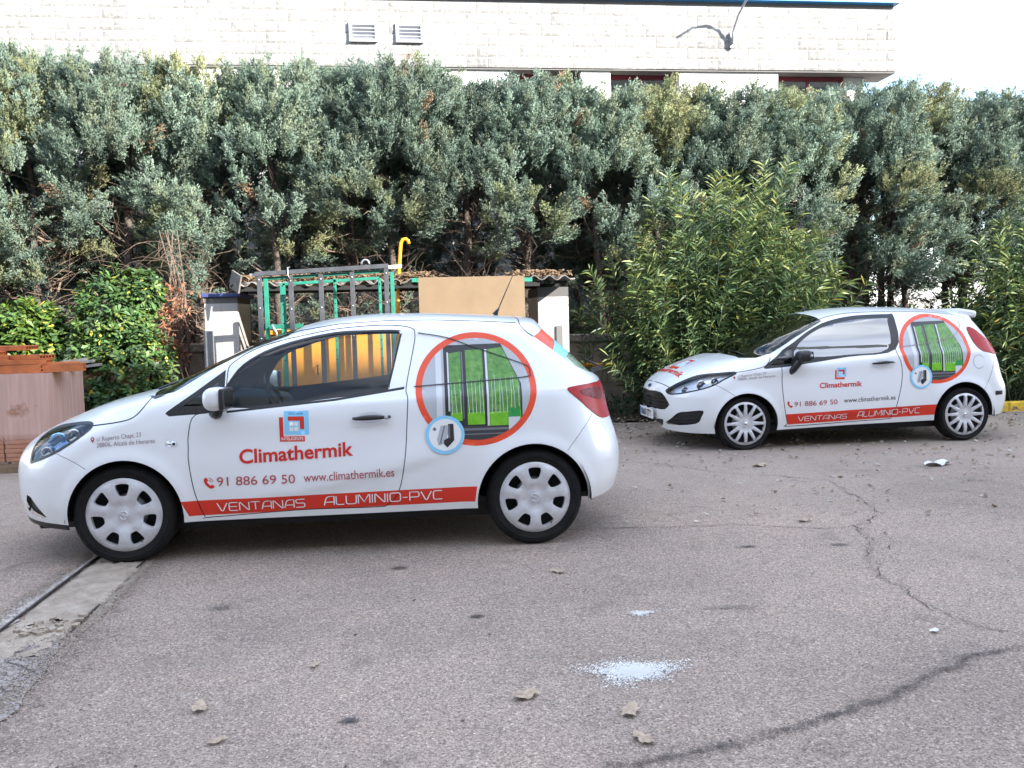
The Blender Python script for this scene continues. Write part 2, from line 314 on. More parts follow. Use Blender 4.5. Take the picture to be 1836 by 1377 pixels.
# sand and grit crumbling over the edges of the channel
def grit(n, xr, yr, seed, m, label, name='loose_sand', s0=.0015, s1=.0065):
    rg = np.random.default_rng(seed); x, y = xr(rg, n), rg.uniform(*yr, n); s = rg.uniform(s0, s1, n); a = rg.random(n)*6.28; V, T = [], []
    ca, sa = np.cos(a)*s, np.sin(a)*s; P = np.stack([np.stack([x+ca, y+sa, np.full(n, .010)], 1), np.stack([x-sa, y+ca, .011+s*.4], 1), np.stack([x-ca, y-sa, np.full(n, .010)], 1), np.stack([x+sa, y-ca, .011+s*.2], 1)], 1)
    o = link(name, mesh_tris(name, P.reshape(-1, 3), (np.arange(n)*4)[:, None]+np.arange(4))); o.data.materials.append(m); tag(o, label, 'sand', kind='stuff')
grit(9000, lambda r, n: np.where(r.random(n) < .5, -2.03+r.normal(0, .035, n), -1.56+r.normal(0, .04, n)), (3.2, 6.2), 41, M_DIRT, 'pale sand and grit crumbled along both edges of the drain channel')
grit(5000, lambda r, n: -1.62+r.normal(0, .16, n), (3.0, 4.25), 42, M_ASPH, 'dark asphalt crumbs scattered over the broken cement patch', 'asphalt_crumbs', .002, .006)
# ---- spilled white powder
def powder(x, y, s, n, label):
    rg = np.random.default_rng(n); pts = rg.normal(0, 1, (n, 2))*np.where(rg.random(n) < .5, .55, 1.5)[:, None]; an = np.arctan2(pts[:, 1], pts[:, 0]); pts *= (1+.22*np.sin(3*an+.7)+.15*np.sin(5*an))[:, None]
    d = .0008+.0034*rg.random(n)**2.2; px, py = x+pts[:, 0]*s*1.05, y+pts[:, 1]*s*.62; a = rg.random(n)*3.1; ca, sa = np.cos(a)*d, np.sin(a)*d; Z = np.full(n, .005)
    Q = np.stack([np.stack([px+ca, py+sa, Z], 1), np.stack([px-sa, py+ca, Z+.0015], 1), np.stack([px-ca, py-sa, Z], 1), np.stack([px+sa, py-ca, Z+.001], 1)], 1)
    o = link('white_powder', mesh_tris('white_powder', Q.reshape(-1, 3), (np.arange(n)*4)[:, None]+np.arange(4))); o.data.materials.append(M_POW); tag(o, label, 'powder', kind='stuff')
M_POW = mat('white_powder', (.80, .78, .75), 1)
powder(.84, 3.32, .050, 15000, 'bright white powder splash on the asphalt in the foreground')
powder(1.05, 3.985, .018, 1500, 'small faint white powder spot farther back on the asphalt')

# ------------------------------------------------------------------ building behind the hedge
BY = 17.0; BX1 = 9.86; LZ = 6.22; TZ = 7.53
M_BLOCK = mat('white_split_block', (.27, .26, .247), .9, var=.22, vscale=1.1, vdet=8, bump=.5, bscale=30, place=True, rnd=.10)
M_WALL = mat('white_wall', (.72, .70, .67), .9, var=.12, vscale=2)
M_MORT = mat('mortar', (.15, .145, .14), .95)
M_REDF = mat('red_frame', (.16, .012, .022), .45)
M_WHITE = mat('white_metal', (.50, .50, .53), .45)
M_BLUE = mat('blue_fascia', (.04, .27, .62), .4)
M_DARKG = mat('dark_gap', (.015, .015, .016), .9)
M_PANE = glass_mat('window_glass', (.5, .55, .55))
bld = empty('warehouse', (0, BY, 0), 0, 'long white split block warehouse with blue roof edge rising behind the hedge', 'building')
def bpart(name, x0, x1, y0, y1, z0, z1, m, parent=None):
    return MB().box(x0, x1, y0-(BY if not parent or parent is bld else BY), y1-BY, z0, z1).build(name, m, parent or bld)
wins = [(-7.9, -6.2), (-5.13, -3.68), (-2.95, -2.35), (-1.35, .59), (2.04, 3.45), (4.03, 5.41), (7.42, 8.91)]
WB = 5.1
bpart('backing_wall', -60, BX1-.02, BY+.06, BY+.5, LZ+.005, TZ, M_MORT)
bpart('lower_wall', -60, BX1-.5, BY+.06, BY+.5, -.5, WB-.003, M_WALL)
xs_ = [-60] + [v for w_ in wins for v in w_] + [BX1-.5]
for a, b in zip(xs_[0::2], xs_[1::2]): bpart('pier', a, b, BY+.05 if b < BX1-.6 else BY+.35, BY+.48, WB, LZ-.004, M_WALL)
bpart('soffit', -60, BX1, BY+.0, BY+.7, LZ-.03, LZ, M_MORT)  # mortar tone darkens the grey lintel; its shadow line is put into the colour
bpart('fascia', -60, BX1+.05, BY-.10, BY+.6, TZ+.003, TZ+.5, M_BLUE)
bpart('roof_slab', -60, BX1, BY+.62, BY+18, TZ-.2, TZ+.2, M_CONC)
bpart('side_wall', BX1-.55, BX1-.52, BY+.52, BY+18, -.5, TZ-.22, M_WALL)
for a, b in wins:
    w_ = MB(); y0, y1 = BY+.30-BY, BY+.36-BY
    for q in ((a, b, LZ-.12, LZ-.034), (a, b, WB, WB+.08), (a, a+.08, WB+.08, LZ-.12), (b-.08, b, WB+.08, LZ-.12), ((a+b)/2-.03, (a+b)/2+.03, WB+.08, LZ-.12)): w_.box(q[0], q[1], y0, y1, q[2], q[3])
    w_ = w_.build('window', M_REDF, bld); MB().box(a+.08, b-.08, y0+.02, y0+.03, WB+.08, LZ-.12).build('pane', M_PANE, w_)
    MB().box(a+.1, b-.1, y0+.12, y0+.14, WB+.1, LZ-.2).build('blind', M_WHITE, w_)
# split-face blocks, one by one
vents = [(-.93, -.41, 6.655, 7.02), (-.07, .44, 6.65, 7.01)]
def block_mesh(w, seed):
    rg = np.random.default_rng(seed); nx, nz = 8, 5; vs, fs = [], []
    h = .2-.004; w = w-.005
    for j in range(nz+1):
        for i in range(nx+1):
            e = min(i, nx-i, 1)*min(j, nz-j, 1); vs.append((w*i/nx, -.015-(.005+.013*rg.random() if e else .0), h*j/nz))
    for j in range(nz):
        for i in range(nx): a = j*(nx+1)+i; fs.append((a, a+1, a+nx+2, a+nx+1))
    n = len(vs); ring = [i for i in range(nx+1)] + [(j+1)*(nx+1)-1 for j in range(1, nz+1)] + [nz*(nx+1)+i for i in range(nx-1, -1, -1)] + [j*(nx+1) for j in range(nz-1, 0, -1)]
    for i in ring: vs.append((vs[i][0], .055, vs[i][2]))
    for k in range(len(ring)): k2 = (k+1) % len(ring); fs.append((ring[k2], ring[k], n+k, n+k2))
    me = mesh('split_block', vs, fs); me.materials.append(M_BLOCK); return me
full = [block_mesh(.41, k) for k in range(7)]; nblk = 0; rest = []
rows = [(LZ+.004+.2*r, r) for r in range(6)]
for z, r in rows:
    x = BX1-.001 - (.205 if r % 2 else 0)
    if r % 2: link('split_block', block_mesh(.205, 90+r), None, bld, (x, 0, z)); nblk += 1
    while x > -9:
        x -= .41
        if any(a-.02 < x+.2 < b+.02 and c < z+.1 < d for a, b, c, d in vents): pass
        me = full[int(RNG.integers(7))]
        yo = -.007*RNG.random()
        if x > -7.4 and nblk < 296: link('split_block', me, None, bld, (x, yo, z)); nblk += 1
        else: rest.append((me, x, yo, z))
# blocks out of view to the left stay one piece of geometry
V_, F_ = [], []
x = -9.4
for me, bx, by, bz in rest:
    n = len(V_); V_ += [(v.co.x+bx, v.co.y+by, v.co.z+bz) for v in me.vertices]; F_ += [tuple(i+n for i in p.vertices) for p in me.polygons]
for z, r in rows:
    for k in range(40):
        me = full[(k*3+r) % 7]; n = len(V_); bx = -9.45-.205*(r % 2)-.41*(k+1)
        V_ += [(v.co.x+bx, v.co.y, v.co.z+z) for v in me.vertices]; F_ += [tuple(i+n for i in p.vertices) for p in me.polygons]
link('block_courses', mesh('block_courses', V_, F_), M_BLOCK, bld, kind='stuff')
M_VENT = mat('grey_louvre', (.30, .31, .36), .5)
for k, (a, b, c, d) in enumerate(vents):
    v_ = empty('wall_vent', ((a+b)/2, BY-.05, c), 0, ['left', 'right'][k]+' one of the two white louvred vents high on the block wall', 'vent', 'louvred vents on the block wall')
    w, h = (b-a)/2, d-c
    f_ = MB()
    for q in ((-w, w, 0, .045), (-w, w, h-.045, h), (-w, -w+.045, .045, h-.045), (w-.045, w, .045, h-.045)): f_.box(q[0], q[1], -.035, .03, q[2], q[3])
    f_.build('frame', M_WHITE, v_); MB().box(-w+.04, w-.04, .018, .024, .04, h-.04).build('backing', M_VENT, v_)
    for s in range(4):
        z = .05+(h-.10)*(s+.5)/4; l_ = MB(); l_.box(-w+.046, w-.046, -.028, .028, -.006, .006, Matrix.Translation((0, -.005, z+.01)) @ Matrix.Rotation(R(-38), 4, 'X')); l_.build('slat', M_WHITE, v_)
lamp = empty('wall_lamp_arm', (6.42, BY-.02, 6.62), 0, 'curved grey lamp arm fixed to the white block wall', 'lamp arm')
M_GALV = mat('galvanised', (.35, .36, .37), .45, .6, var=.2)
MB().box(-.03, .03, -.07, -.015, 0, .30).build('bracket', M_GALV, lamp)
MB().tube([(0, -.09, .06), (.0, -.12, .26), (.05, -.3, .55), (.16, -.6, .85), (.30, -1.0, 1.1), (.42, -1.4, 1.2)], .022, 10).build('arm', M_GALV, lamp)

# ------------------------------------------------------------------ the workshop that shades the yard (behind the viewpoint)
M_SHOP = mat('workshop_render', (.42, .41, .40), .9, var=.08, vscale=.4)
shop = empty('workshop', (0, -9, 0)); tag(shop, kind='structure')
MB().box(-60, 70, -12, 0, 0, 15.1).build('wall', M_SHOP, shop)
for k in range(16):
    x = -38+5*k
    for z in (4.5, 10.2): f_ = MB().box(x, x+2.6, .004, .06, z, z+1.6).build('window', M_WHITE, shop); MB().box(x+.1, x+2.5, .062, .07, z+.1, z+1.5).build('pane', M_DARKG, f_)

# ------------------------------------------------------------------ low wall, kerb, bed, pipe
M_BEIGE = mat('beige_block', (.22, .18, .14), .9, col2=(.36, .30, .235), vscale=4, vdet=8, place=True, rnd=.12, bump=.5, bscale=40)
M_COPE = mat('weathered_coping', (.17, .145, .115), .9, col2=(.28, .24, .19), vscale=6, bump=.6, bscale=40)
WY = 12.3
wall = empty('low_wall', (0, WY, 0), 0, 'low beige block wall with dark coping in front of the tree trunks', 'wall')
for k in range(16):
    x = -9.2+1.2*k
    for r in range(3): MB().box(x+.004+(.6 if r == 1 else 0), x+1.196+(.6 if r == 1 else 0), 0, .18, .28*r-.06+(.003 if r else 0), .28*(r+1)-.063).build('block', M_BEIGE, wall, .006)
    MB().box(x+.003, x+1.197, -.035, .215, .783, 1.005+.15).build('coping', M_COPE, wall, .012) if False else MB().box(x+.003, x+1.197, 0, .18, .783, 1.08).build('block', M_BEIGE, wall, .006)
    MB().box(x+.003, x+1.197, -.03, .21, 1.083, 1.20).build('coping', M_COPE, wall, .012)
bed = link('planting_bed', None or mesh('planting_bed', [(-30, WY+.2, .9), (30, WY+.2, .9), (30, BY, .9), (-30, BY, .9)], [(0, 1, 2, 3)]), mat('bed_soil', (.055, .043, .033), .95, var=.5, vscale=3, bump=.8), kind='structure')
M_YEL = mat('yellow_paint', (.60, .27, .008), .55, var=.12, vscale=5, bump=.1)
pipe = MB().tube([(1.9, WY-.05, .765), (3.9, WY-.05, .745)], .03, 10).build('gas_pipe', M_YEL, None, label='yellow pipe running along the low wall near the oleander', cat='pipe')
M_SKIP = mat('skip_yellow', (.55, .20, .002), .6, var=.15, vscale=4, bump=.1)
M_KYEL = mat('yellow_kerb_paint', (.68, .44, .03), .7, var=.25, vscale=9, bump=.4)
kerb = empty('kerb', (0, 11.2, 0), 0, 'yellow painted kerb edging the planted bed behind the parked car', 'kerb')
for k in range(9): MB().box(5.2+k*1.0, 6.196+k*1.0, 0, .14, -.02, .13).build('kerb_stone', M_KYEL, kerb, .015)
soil = link('soil_strip', mesh('soil_strip', [(2.2, 11.35 if 0 else 11.6, .02), (5.2, 11.36, .05), (14.2, 11.345, .09), (14.2, WY, .12), (2.2, WY, .1)], [(0, 1, 2, 3, 4)]), mat('litter_soil', (.06, .045, .033), .95, col2=(.14, .10, .07), vscale=8, bump=.9, bscale=30), kind='structure')
# ------------------------------------------------------------------ brick pallet, left
M_BRICK = mat('orange_clay', (.50, .155, .05), .8, var=.25, vscale=6, place=True, bump=.25, bscale=60)
M_BRICKW = mat('dusty_clay', (.40, .15, .07), .85, col2=(.48, .23, .13), vscale=3.5, bump=.3)
M_WOOD = mat('pallet_wood', (.20, .14, .085), .85, var=.3, vscale=9, bump=.3)
def film_mat():
    m = bpy.data.materials.new('stretch_film'); m.use_nodes = True; t = m.node_tree; b = t.nodes['Principled BSDF']; o = t.nodes['Material Output']; L = t.links.new
    b.inputs['Base Color'].default_value = (.74, .50, .43, 1); b.inputs['Roughness'].default_value = .22
    tr = node(m, 'ShaderNodeBsdfTransparent'); mx = node(m, 'ShaderNodeMixShader')
    tc = node(m, 'ShaderNodeTexCoord'); mp = node(m, 'ShaderNodeMapping'); mp.inputs['Scale'].default_value = (22, 22, 1.5); L(tc.outputs['Object'], mp.inputs[0])
    n = node(m, 'ShaderNodeTexNoise'); n.inputs['Scale'].default_value = 1.0; n.inputs['Detail'].default_value = 5; L(mp.outputs[0], n.inputs['Vector'])
    n2 = node(m, 'ShaderNodeTexNoise'); n2.inputs['Scale'].default_value = 2.3; n2.inputs['Detail'].default_value = 4; L(tc.outputs['Object'], n2.inputs['Vector'])
    r2 = node(m, 'ShaderNodeValToRGB'); r2.color_ramp.elements[0].position = .34; r2.color_ramp.elements[1].position = .40; L(n2.outputs[0], r2.inputs[0])
    sx = node(m, 'ShaderNodeSeparateXYZ'); L(tc.outputs['Object'], sx.inputs[0])
    mr = node(m, 'ShaderNodeMapRange'); mr.inputs[1].default_value = .30; mr.inputs[2].default_value = .40; L(sx.outputs[2], mr.inputs[0])   # hazy band on the upper wrap
    mu = node(m, 'ShaderNodeMath', operation='MULTIPLY'); L(r2.outputs[0], mu.inputs[0]); L(mr.outputs[0], mu.inputs[1])
    r = node(m, 'ShaderNodeValToRGB'); r.color_ramp.elements[0].position = .40; r.color_ramp.elements[1].position = .66; L(n.outputs[0], r.inputs[0])
    ad = node(m, 'ShaderNodeMath', operation='MULTIPLY_ADD'); L(mu.outputs[0], ad.inputs[0]); ad.inputs[1].default_value = .56
    m3 = node(m, 'ShaderNodeMath', operation='MULTIPLY'); L(r.outputs[0], m3.inputs[0]); m3.inputs[1].default_value = .14; L(m3.outputs[0], ad.inputs[2])
    cl = node(m, 'ShaderNodeMath', operation='ADD', use_clamp=True); L(ad.outputs[0], cl.inputs[0]); cl.inputs[1].default_value = .06
    bp = node(m, 'ShaderNodeBump'); bp.inputs['Strength'].default_value = .25; bp.inputs['Distance'].default_value = .02; L(n.outputs[0], bp.inputs['Height']); L(bp.outputs[0], b.inputs['Normal'])
    L(cl.outputs[0], mx.inputs[0]); L(tr.outputs[0], mx.inputs[1]); L(b.outputs[0], mx.inputs[2]); L(mx.outputs[0], o.inputs[0])
    return m
pal = empty('brick_pallet', (-3.86, 9.25, 0), R(1), 'film wrapped pallet of hollow clay bricks left of the white car nose', 'brick pallet')
BW0, BW1, BD = -1.05, .23, 1.05
for y in (.0, .48, .95):
    MB().box(BW0, BW1, y, y+.1, .0, .09).build('pallet_runner', M_WOOD, pal)
for k in range(7): MB().box(BW0+.005+k*.183, BW0+.15+k*.183, -.005, BD+.005, .093, .113).build('pallet_slat', M_WOOD, pal)
bv = MB()
for r in range(20):
    z = .118+r*.0435
    for cx, cw in ((BW0, .42), (BW0+.428, .42), (BW0+.856, .424)):
        for cy in range(2):
            j = .011*RNG.random(); bv.box(cx+j, cx+cw-.002, cy*.526+j, cy*.526+.52+j*.5, z, z+.038)
bv.build('brick_courses', M_BRICKW, pal, kind='stuff')
f_ = MB(); e = .006
f_.box(BW0-e, BW1+e, -e, BD+e, .06, .118+20*.0435+.004); f_.build('plastic_wrap', film_mat(), pal)
for k, x in enumerate((BW0+.424,)):
    MB().box(x-.009, x+.009, -.014, -.008, .02, 1.0).build('strap', mat('black_strap', (.02, .02, .025), .4), pal)
# loose hollow bricks thrown on top
def hollow_brick(nh, rows, L_=.50, W_=.24, H_=.075):
    b = MB(); t = .010
    def cells(n, lo, hi):                 # solid/hole boundaries across a side
        w = (hi-lo-t*(n+1))/n; return [(lo+t+i*(w+t), lo+t+i*(w+t)+w) for i in range(n)]
    ys, zs = cells(nh, -W_/2, W_/2), cells(rows, 0, H_)
    # webs running the length of the brick leave real channels
    for z0 in [0]+[c[1] for c in zs]: b.box(-L_/2, L_/2, -W_/2, W_/2, z0, z0+t)
    for y0 in [-W_/2]+[c[1] for c in ys]:
        for c in zs: b.box(-L_/2, L_/2, y0, y0+t, c[0], c[1])
    me = mesh('hollow_brick', b.v, b.f); me.materials.append(M_BRICK); return me
hb = [hollow_brick(4, 2, .40, .24, .085), hollow_brick(5, 1, .44, .25, .045)]
zt = .118+20*.0435+.006
lay = [(0, -.52, .22, 0, 3), (0, -.03, .22, 0, -4), (0, -.30, .62, 0, 2), (0, .10, .70, 0, 32), (1, -.50, .26, .087, -5), (1, -.04, .25, .087, 7), (1, -.34, .64, .087, 4), (1, -.42, .27, .134, 9), (1, -.06, .35, .134, -13), (1, -.50, .30, .181, 1), (1, -.28, .52, .228, -6), (0, -.93, .24, 0, -2), (1, -.90, .28, .087, 3), (1, -.95, .30, .134, -4), (0, .30, .30, 0, 12), (1, -.80, .34, .181, 6)]
LAYL = ['hollow brick in the bottom front layer at the left edge of the heap', 'hollow brick in the bottom front layer showing its open end at the right', 'hollow brick in the bottom rear layer, left', 'hollow brick turned sideways at the back right of the heap', 'thin brick of the second layer at the left edge', 'thin brick of the second layer sticking out to the right',
        'thin brick of the second layer at the back', 'thin brick of the third layer lying askew at the left', 'thin brick of the third layer swung out to the right', 'thin brick of the fourth layer at the left edge', 'topmost thin brick at the very top of the heap', 'bottom layer brick cut off by the left edge of the picture', 'second layer brick cut off by the left edge of the picture', 'third layer brick at the extreme left', 'single brick standing out at the right end of the bottom layer', 'fourth layer brick at the extreme left']
for k, (t_, x, y, z, a) in enumerate(lay):
    p = pal.matrix_world @ Vector((0, 0, 0)); c, s = math.cos(R(1)), math.sin(R(1))
    link('hollow_brick', hb[t_], None, None, (-3.86+x*c-y*s, 9.25+x*s+y*c, zt+z), (R([0, 2, -1][k % 3]*.4), 0, R(a)), label=LAYL[k], cat='brick', group='loose hollow bricks on the pallet')
# grey offcuts lying behind the bricks
for k, (x, y, z, a) in enumerate([(-3.75, 10.6, .98, 8), (-3.85, 10.7, 1.02, -6), (-3.7, 10.75, 1.07, 15)]):
    MB().box(-.30, .22, -.07, .07, 0, .03).build('grey_board', mat('weathered_board', (.11, .11, .115), .8, var=.3), None, loc=(x, y, z), rot=(0, R(-6), R(a)), label=['lowest', 'middle', 'topmost'][k]+' of the three grey boards lying behind the loose bricks', cat='board', group='grey boards behind the bricks')
MB().box(-.5, .5, -.25, .25, 0, .96).build('board_pile', M_WOOD, None, loc=(-3.55, 10.95, 0), label='dark pile of stacked timber hidden behind the brick pallet', cat='timber pile')

# ------------------------------------------------------------------ tiled shelter with corrugated roof
M_TILE = mat('white_tile', (.38, .37, .36), .25, var=.03, vscale=3)
M_GROUT = mat('grout', (.10, .098, .095), .9)
M_BLUECAP = mat('blue_cap', (.035, .05, .16), .6)
M_ASB = mat('corrugated_cement', (.10, .093, .085), .9, col2=(.20, .185, .17), vscale=7, bump=.4)
shel = empty('shelter', (0, 11.3, 0), 0, 'small shelter of two white tiled pillars carrying a corrugated cement roof', 'shelter')
tile_m = MB().box(0, .197, -.008, 0, 0, .211)
tme = mesh('tile', tile_m.v, tile_m.f); tme.materials.append(M_TILE)
tme2v = MB().box(0, .008, 0, .197, 0, .211); tme2 = mesh('tile', tme2v.v, tme2v.f); tme2.materials.append(M_TILE)
for pi, (x0, x1, zt_) in enumerate(((-2.50, -2.10, 1.78), (1.66, 2.06, 1.83))):
    y0, y1 = -.05, .85
    pl = MB().box(x0, x1, y0, y1, 0, zt_).build('pillar', M_GROUT, shel)
    sx = x1 if pi == 0 else x0-.008
    for r in range(9):
        if r*.2135+.2 > zt_: break
        for c in range(2): link('tile', tme, None, pl, (x0+.0025+c*.1995, y0, r*.2135))
        for c in range(4): link('tile', tme2, None, pl, (sx, y0+.003+c*.2, r*.2135))
MB().box(-2.53, -2.06, -.08, .9, 1.783, 1.83).build('cap', M_BLUECAP, shel, .006)
vs, fs = [], []; nx = 150
for j, y in enumerate((-.42, .1, .5, 1.0)):
    for i in range(nx+1):
        x = -2.12+4.2*i/nx; vs.append((x, y, 1.93+.028*math.sin(x*2*math.pi/.19)+.06*(j/3) + .012*math.sin(x*1.3)))
for j in range(3):
    for i in range(nx): a = j*(nx+1)+i; fs.append((a, a+1, a+nx+2, a+nx+1))
rf = link('roof_sheet', mesh('roof_sheet', vs, fs, True), M_ASB, shel); md = rf.modifiers.new('thick', 'SOLIDIFY'); md.thickness = .012; md.offset = -1
MB().box(-2.06, 1.64, -.38, -.30, 1.835, 1.885).build('beam', M_DARKG, shel); MB().box(-2.06, 2.06, .55, .65, 1.84, 1.9).build('beam', M_DARKG, shel)
# dry litter caught on the roof
M_LITTER = mat('dry_litter', (.13, .08, .045), .95, col2=(.23, .155, .09), vscale=14, bump=.8, bscale=60)
lt = MB()
for k in range(1500):
    cl = [(-2.0, .12), (-1.25, .3), (-.95, .25), (-.55, .2), (-.1, .2), (.1, .1), (1.75, .14), (1.5, .1), (-1.6, .3)][int(RNG.integers(9))]
    x = cl[0]+RNG.normal(0, cl[1]); y = -.40+.5*abs(RNG.normal(0, .6))
    if not -2.1 < x < 2.05 or y > .9: continue
    h = .07*RNG.random()*math.exp(-((y+.2)/.5)**2)
    lt.box(-.022, .022, -.012, .012, 0, .006, Matrix.Translation((x, y, 1.965+h)) @ Matrix.Rotation(RNG.random()*6, 4, 'Z') @ Matrix.Rotation(RNG.normal(0, .6), 4, 'Y'))
lt = lt.build('leaf_litter', M_LITTER, None, loc=(0, 11.3, 0)); tag(lt, 'dry brown leaf litter and moss heaped along the corrugated shelter roof', 'leaf litter', kind='stuff')
frag = MB().box(-.11, .11, -.01, .01, -.10, .12).build('broken_sheet', M_ASB, None, loc=(-2.04, 10.86, 1.94), rot=(0, R(22), R(-50)), label='broken piece of cement sheet hanging at the left roof end', cat='sheet')
# plank in front of the left pillar
MB().box(-.055, .055, -.02, .02, 0, 1.37).build('grey_post', mat('grey_paint', (.15, .155, .16), .6, var=.15), None, loc=(-2.41, 11.0, 0), label='flat grey metal post standing before the left tiled pillar', cat='post')
sw = MB().box(-.04, .04, -.02, .0, 0, .28).build('meter_box', mat('grey_box', (.12, .12, .12), .5), None, loc=(1.93, 11.238, 1.05), label='small grey box on the right tiled pillar', cat='box')

# ------------------------------------------------------------------ steel transport rack
M_SLATE = mat('slate_steel', (.055, .06, .068), .55, .2, var=.25, vscale=10)
M_GREEN = mat('green_steel', (.014, .17, .115), .5, var=.2, vscale=8)
M_BOLT = mat('bolt', (.5, .5, .5), .35, .8)
rack = empty('steel_rack', (-.9, 10.2, 0), 0, 'dark grey and green steel transport rack standing behind the nearer car', 'rack')
def rk(name, m, a, b, w, d, bolts=0):
    p = MB(); p.bar(a, b, w, d); o = p.build(name, m, rack, .003)
    if bolts:
        q = MB(); a, b = Vector(a), Vector(b)
        for t_ in bolts: c = a.lerp(b, t_); q.lathe([(0, -d/2-.008), (.010, -d/2-.006), (.010, -d/2)], c, 'y', 10)
        q.build('bolt', M_BOLT, o)
    return o
for x, zt_ in ((-.755, 1.99), (-.41, 1.97), (-.075, 1.985), (.275, 2.0), (.66, 2.04)):
    rk('post', M_SLATE, (x, 0, .1), (x, 0, zt_), .052, .05, (.62, .80, .97))
rk('beam', M_SLATE, (-.80, -.002, 1.995), (.69, -.002, 2.065), .05, .056)
rk('green_rail', M_GREEN, (-.74, .05, 1.945), (.65, .05, 2.01), .035, .045)
for x, y, w, zt_ in ((-.69, .03, .05, 1.95), (-.56, .42, .062, 1.91), (.045, .42, .034, 1.96), (.57, .42, .034, 1.95), (.725, .03, .045, 2.0)):
    o = rk('green_post', M_GREEN, (x, y, .1), (x, y, zt_), w, .03)
    if w < .065 and y > .1:
        q = MB()
        for k in range(9): q.lathe([(0, -.0165), (.009, -.0165), (.009, -.015)], (x, y, 1.0+k*.11), 'y', 8)
        q.build('hole', M_DARKG, o)
rk('green_rail', M_GREEN, (-.70, .06, 1.40), (-.30, .06, 1.405), .05, .03)
rk('green_rail', M_GREEN, (-.56, .42, 1.90), (.57, .42, 1.95), .035, .03)
rk('foot', M_SLATE, (-.755, -.3, .06), (-.755, .6, .06), .06, .08); rk('foot', M_SLATE, (.66, -.3, .06), (.66, .6, .06), .06, .08)
MB().tube([(-.43+.02, -.035, 1.93), (-.43, -.045, 1.97), (-.435, -.035, 2.06), (-.42, .03, 2.07)], .008, 6).build('clamp', M_BOLT, rack)
MB().tube([(.43+.045*math.cos(a), .0, 2.085+.055*math.sin(a)) for a in np.linspace(0, math.pi, 9)], .011, 6).build('lifting_eye', M_BOLT, rack)
MB().bar((.69, 0, 2.05), (.84, 0, 2.06), .04, .04).build('stub_arm', mat('stub', (.55, .53, .5), .5), rack)
MB().bar((-.86, .02, 1.99), (-.78, .02, 1.99), .03, .03).build('stub_arm', M_BOLT, rack)
MB().tube([(-.63, -.04, 1.43), (-.585, -.05, 1.34), (-.57, -.05, 1.22)], .015, 8).build('handle', M_BOLT, rack)

# yellow skip behind the rack
skip = empty('yellow_skip', (-.88, 10.75, 0), 0, 'yellow painted metal skip seen through the nearer car and the rack', 'skip')
s_ = MB(); s_.box(-.80, .66, 0, 1.0, .12, 1.31); s_.build('body', M_SKIP, skip, .02)
MB().box(-.82, .68, -.03, .03, 1.313, 1.36).build('rim', M_SKIP, skip)
MB().tube([(-.22, -.003, .93), (-.22, -.05, .93), (-.22, -.05, .82), (-.22, -.003, .82)], .008, 6).build('handle', M_DARKG, skip)
for x in (-.6, .45): MB().box(x-.1, x+.1, .05, .95, 0, .117).build('skid', M_SLATE, skip)
MB().box(-.72, .55, .2, .9, 1.365, 1.40).build('plank', mat('raw_timber', (.42, .30, .17), .8, var=.2), None, loc=(-.88, 10.75, 0), label='pale timber plank lying across the yellow skip', cat='plank')

# leaning chipboard and its green stand
M_MDF = mat('chipboard', (.158, .108, .060), .75, var=.10, vscale=3, vdet=9, bump=.15, bscale=90)
MB().box(0, 1.275, -.012, .012, 0, 1.32).build('chipboard', M_MDF, None, loc=(.13, 10.55, .63), rot=(R(-3), 0, 0), label='plain tan chipboard sheet leaning upright behind the roof of the nearer car', cat='board')
st = empty('green_stand', (.78, 10.75, 0), 0, 'green steel stand behind the tan chipboard sheet', 'stand')
MB().bar((-.73, 0, 1.925), (.74, 0, 1.905), .05, .05).build('rail', M_GREEN, st, .003)
for x in (-.5, .5): MB().bar((x, 0, 0), (x, 0, 1.90), .045, .045).build('leg', M_GREEN, st, .003)
MB().bar((-.6, -.06, .6), (.6, -.06, .6), .05, .06).build('shelf', M_GREEN, st)
# hooked yellow pole on the shelter
MB().tube([(-.155, 11.02, .0), (-.15, 11.02, 1.2), (-.11, 11.02, 1.95), (-.075, 11.02, 2.33), (-.065, 11.02, 2.40), (-.04, 11.02, 2.44), (-.005, 11.02, 2.445), (.022, 11.02, 2.425), (.03, 11.02, 2.385)], .023, 12).build('hooked_pole', M_YEL, None, label='tall yellow pole with a hooked top rising beside the rack', cat='pole')
MB().tube([(-.22, 10.95, 0), (-.2, 10.95, 1.62)], .03, 8).build('timber_post', mat('brown_wood', (.11, .055, .025), .8, var=.3), None, label='thin brown wooden post between the rack and the chipboard', cat='post')
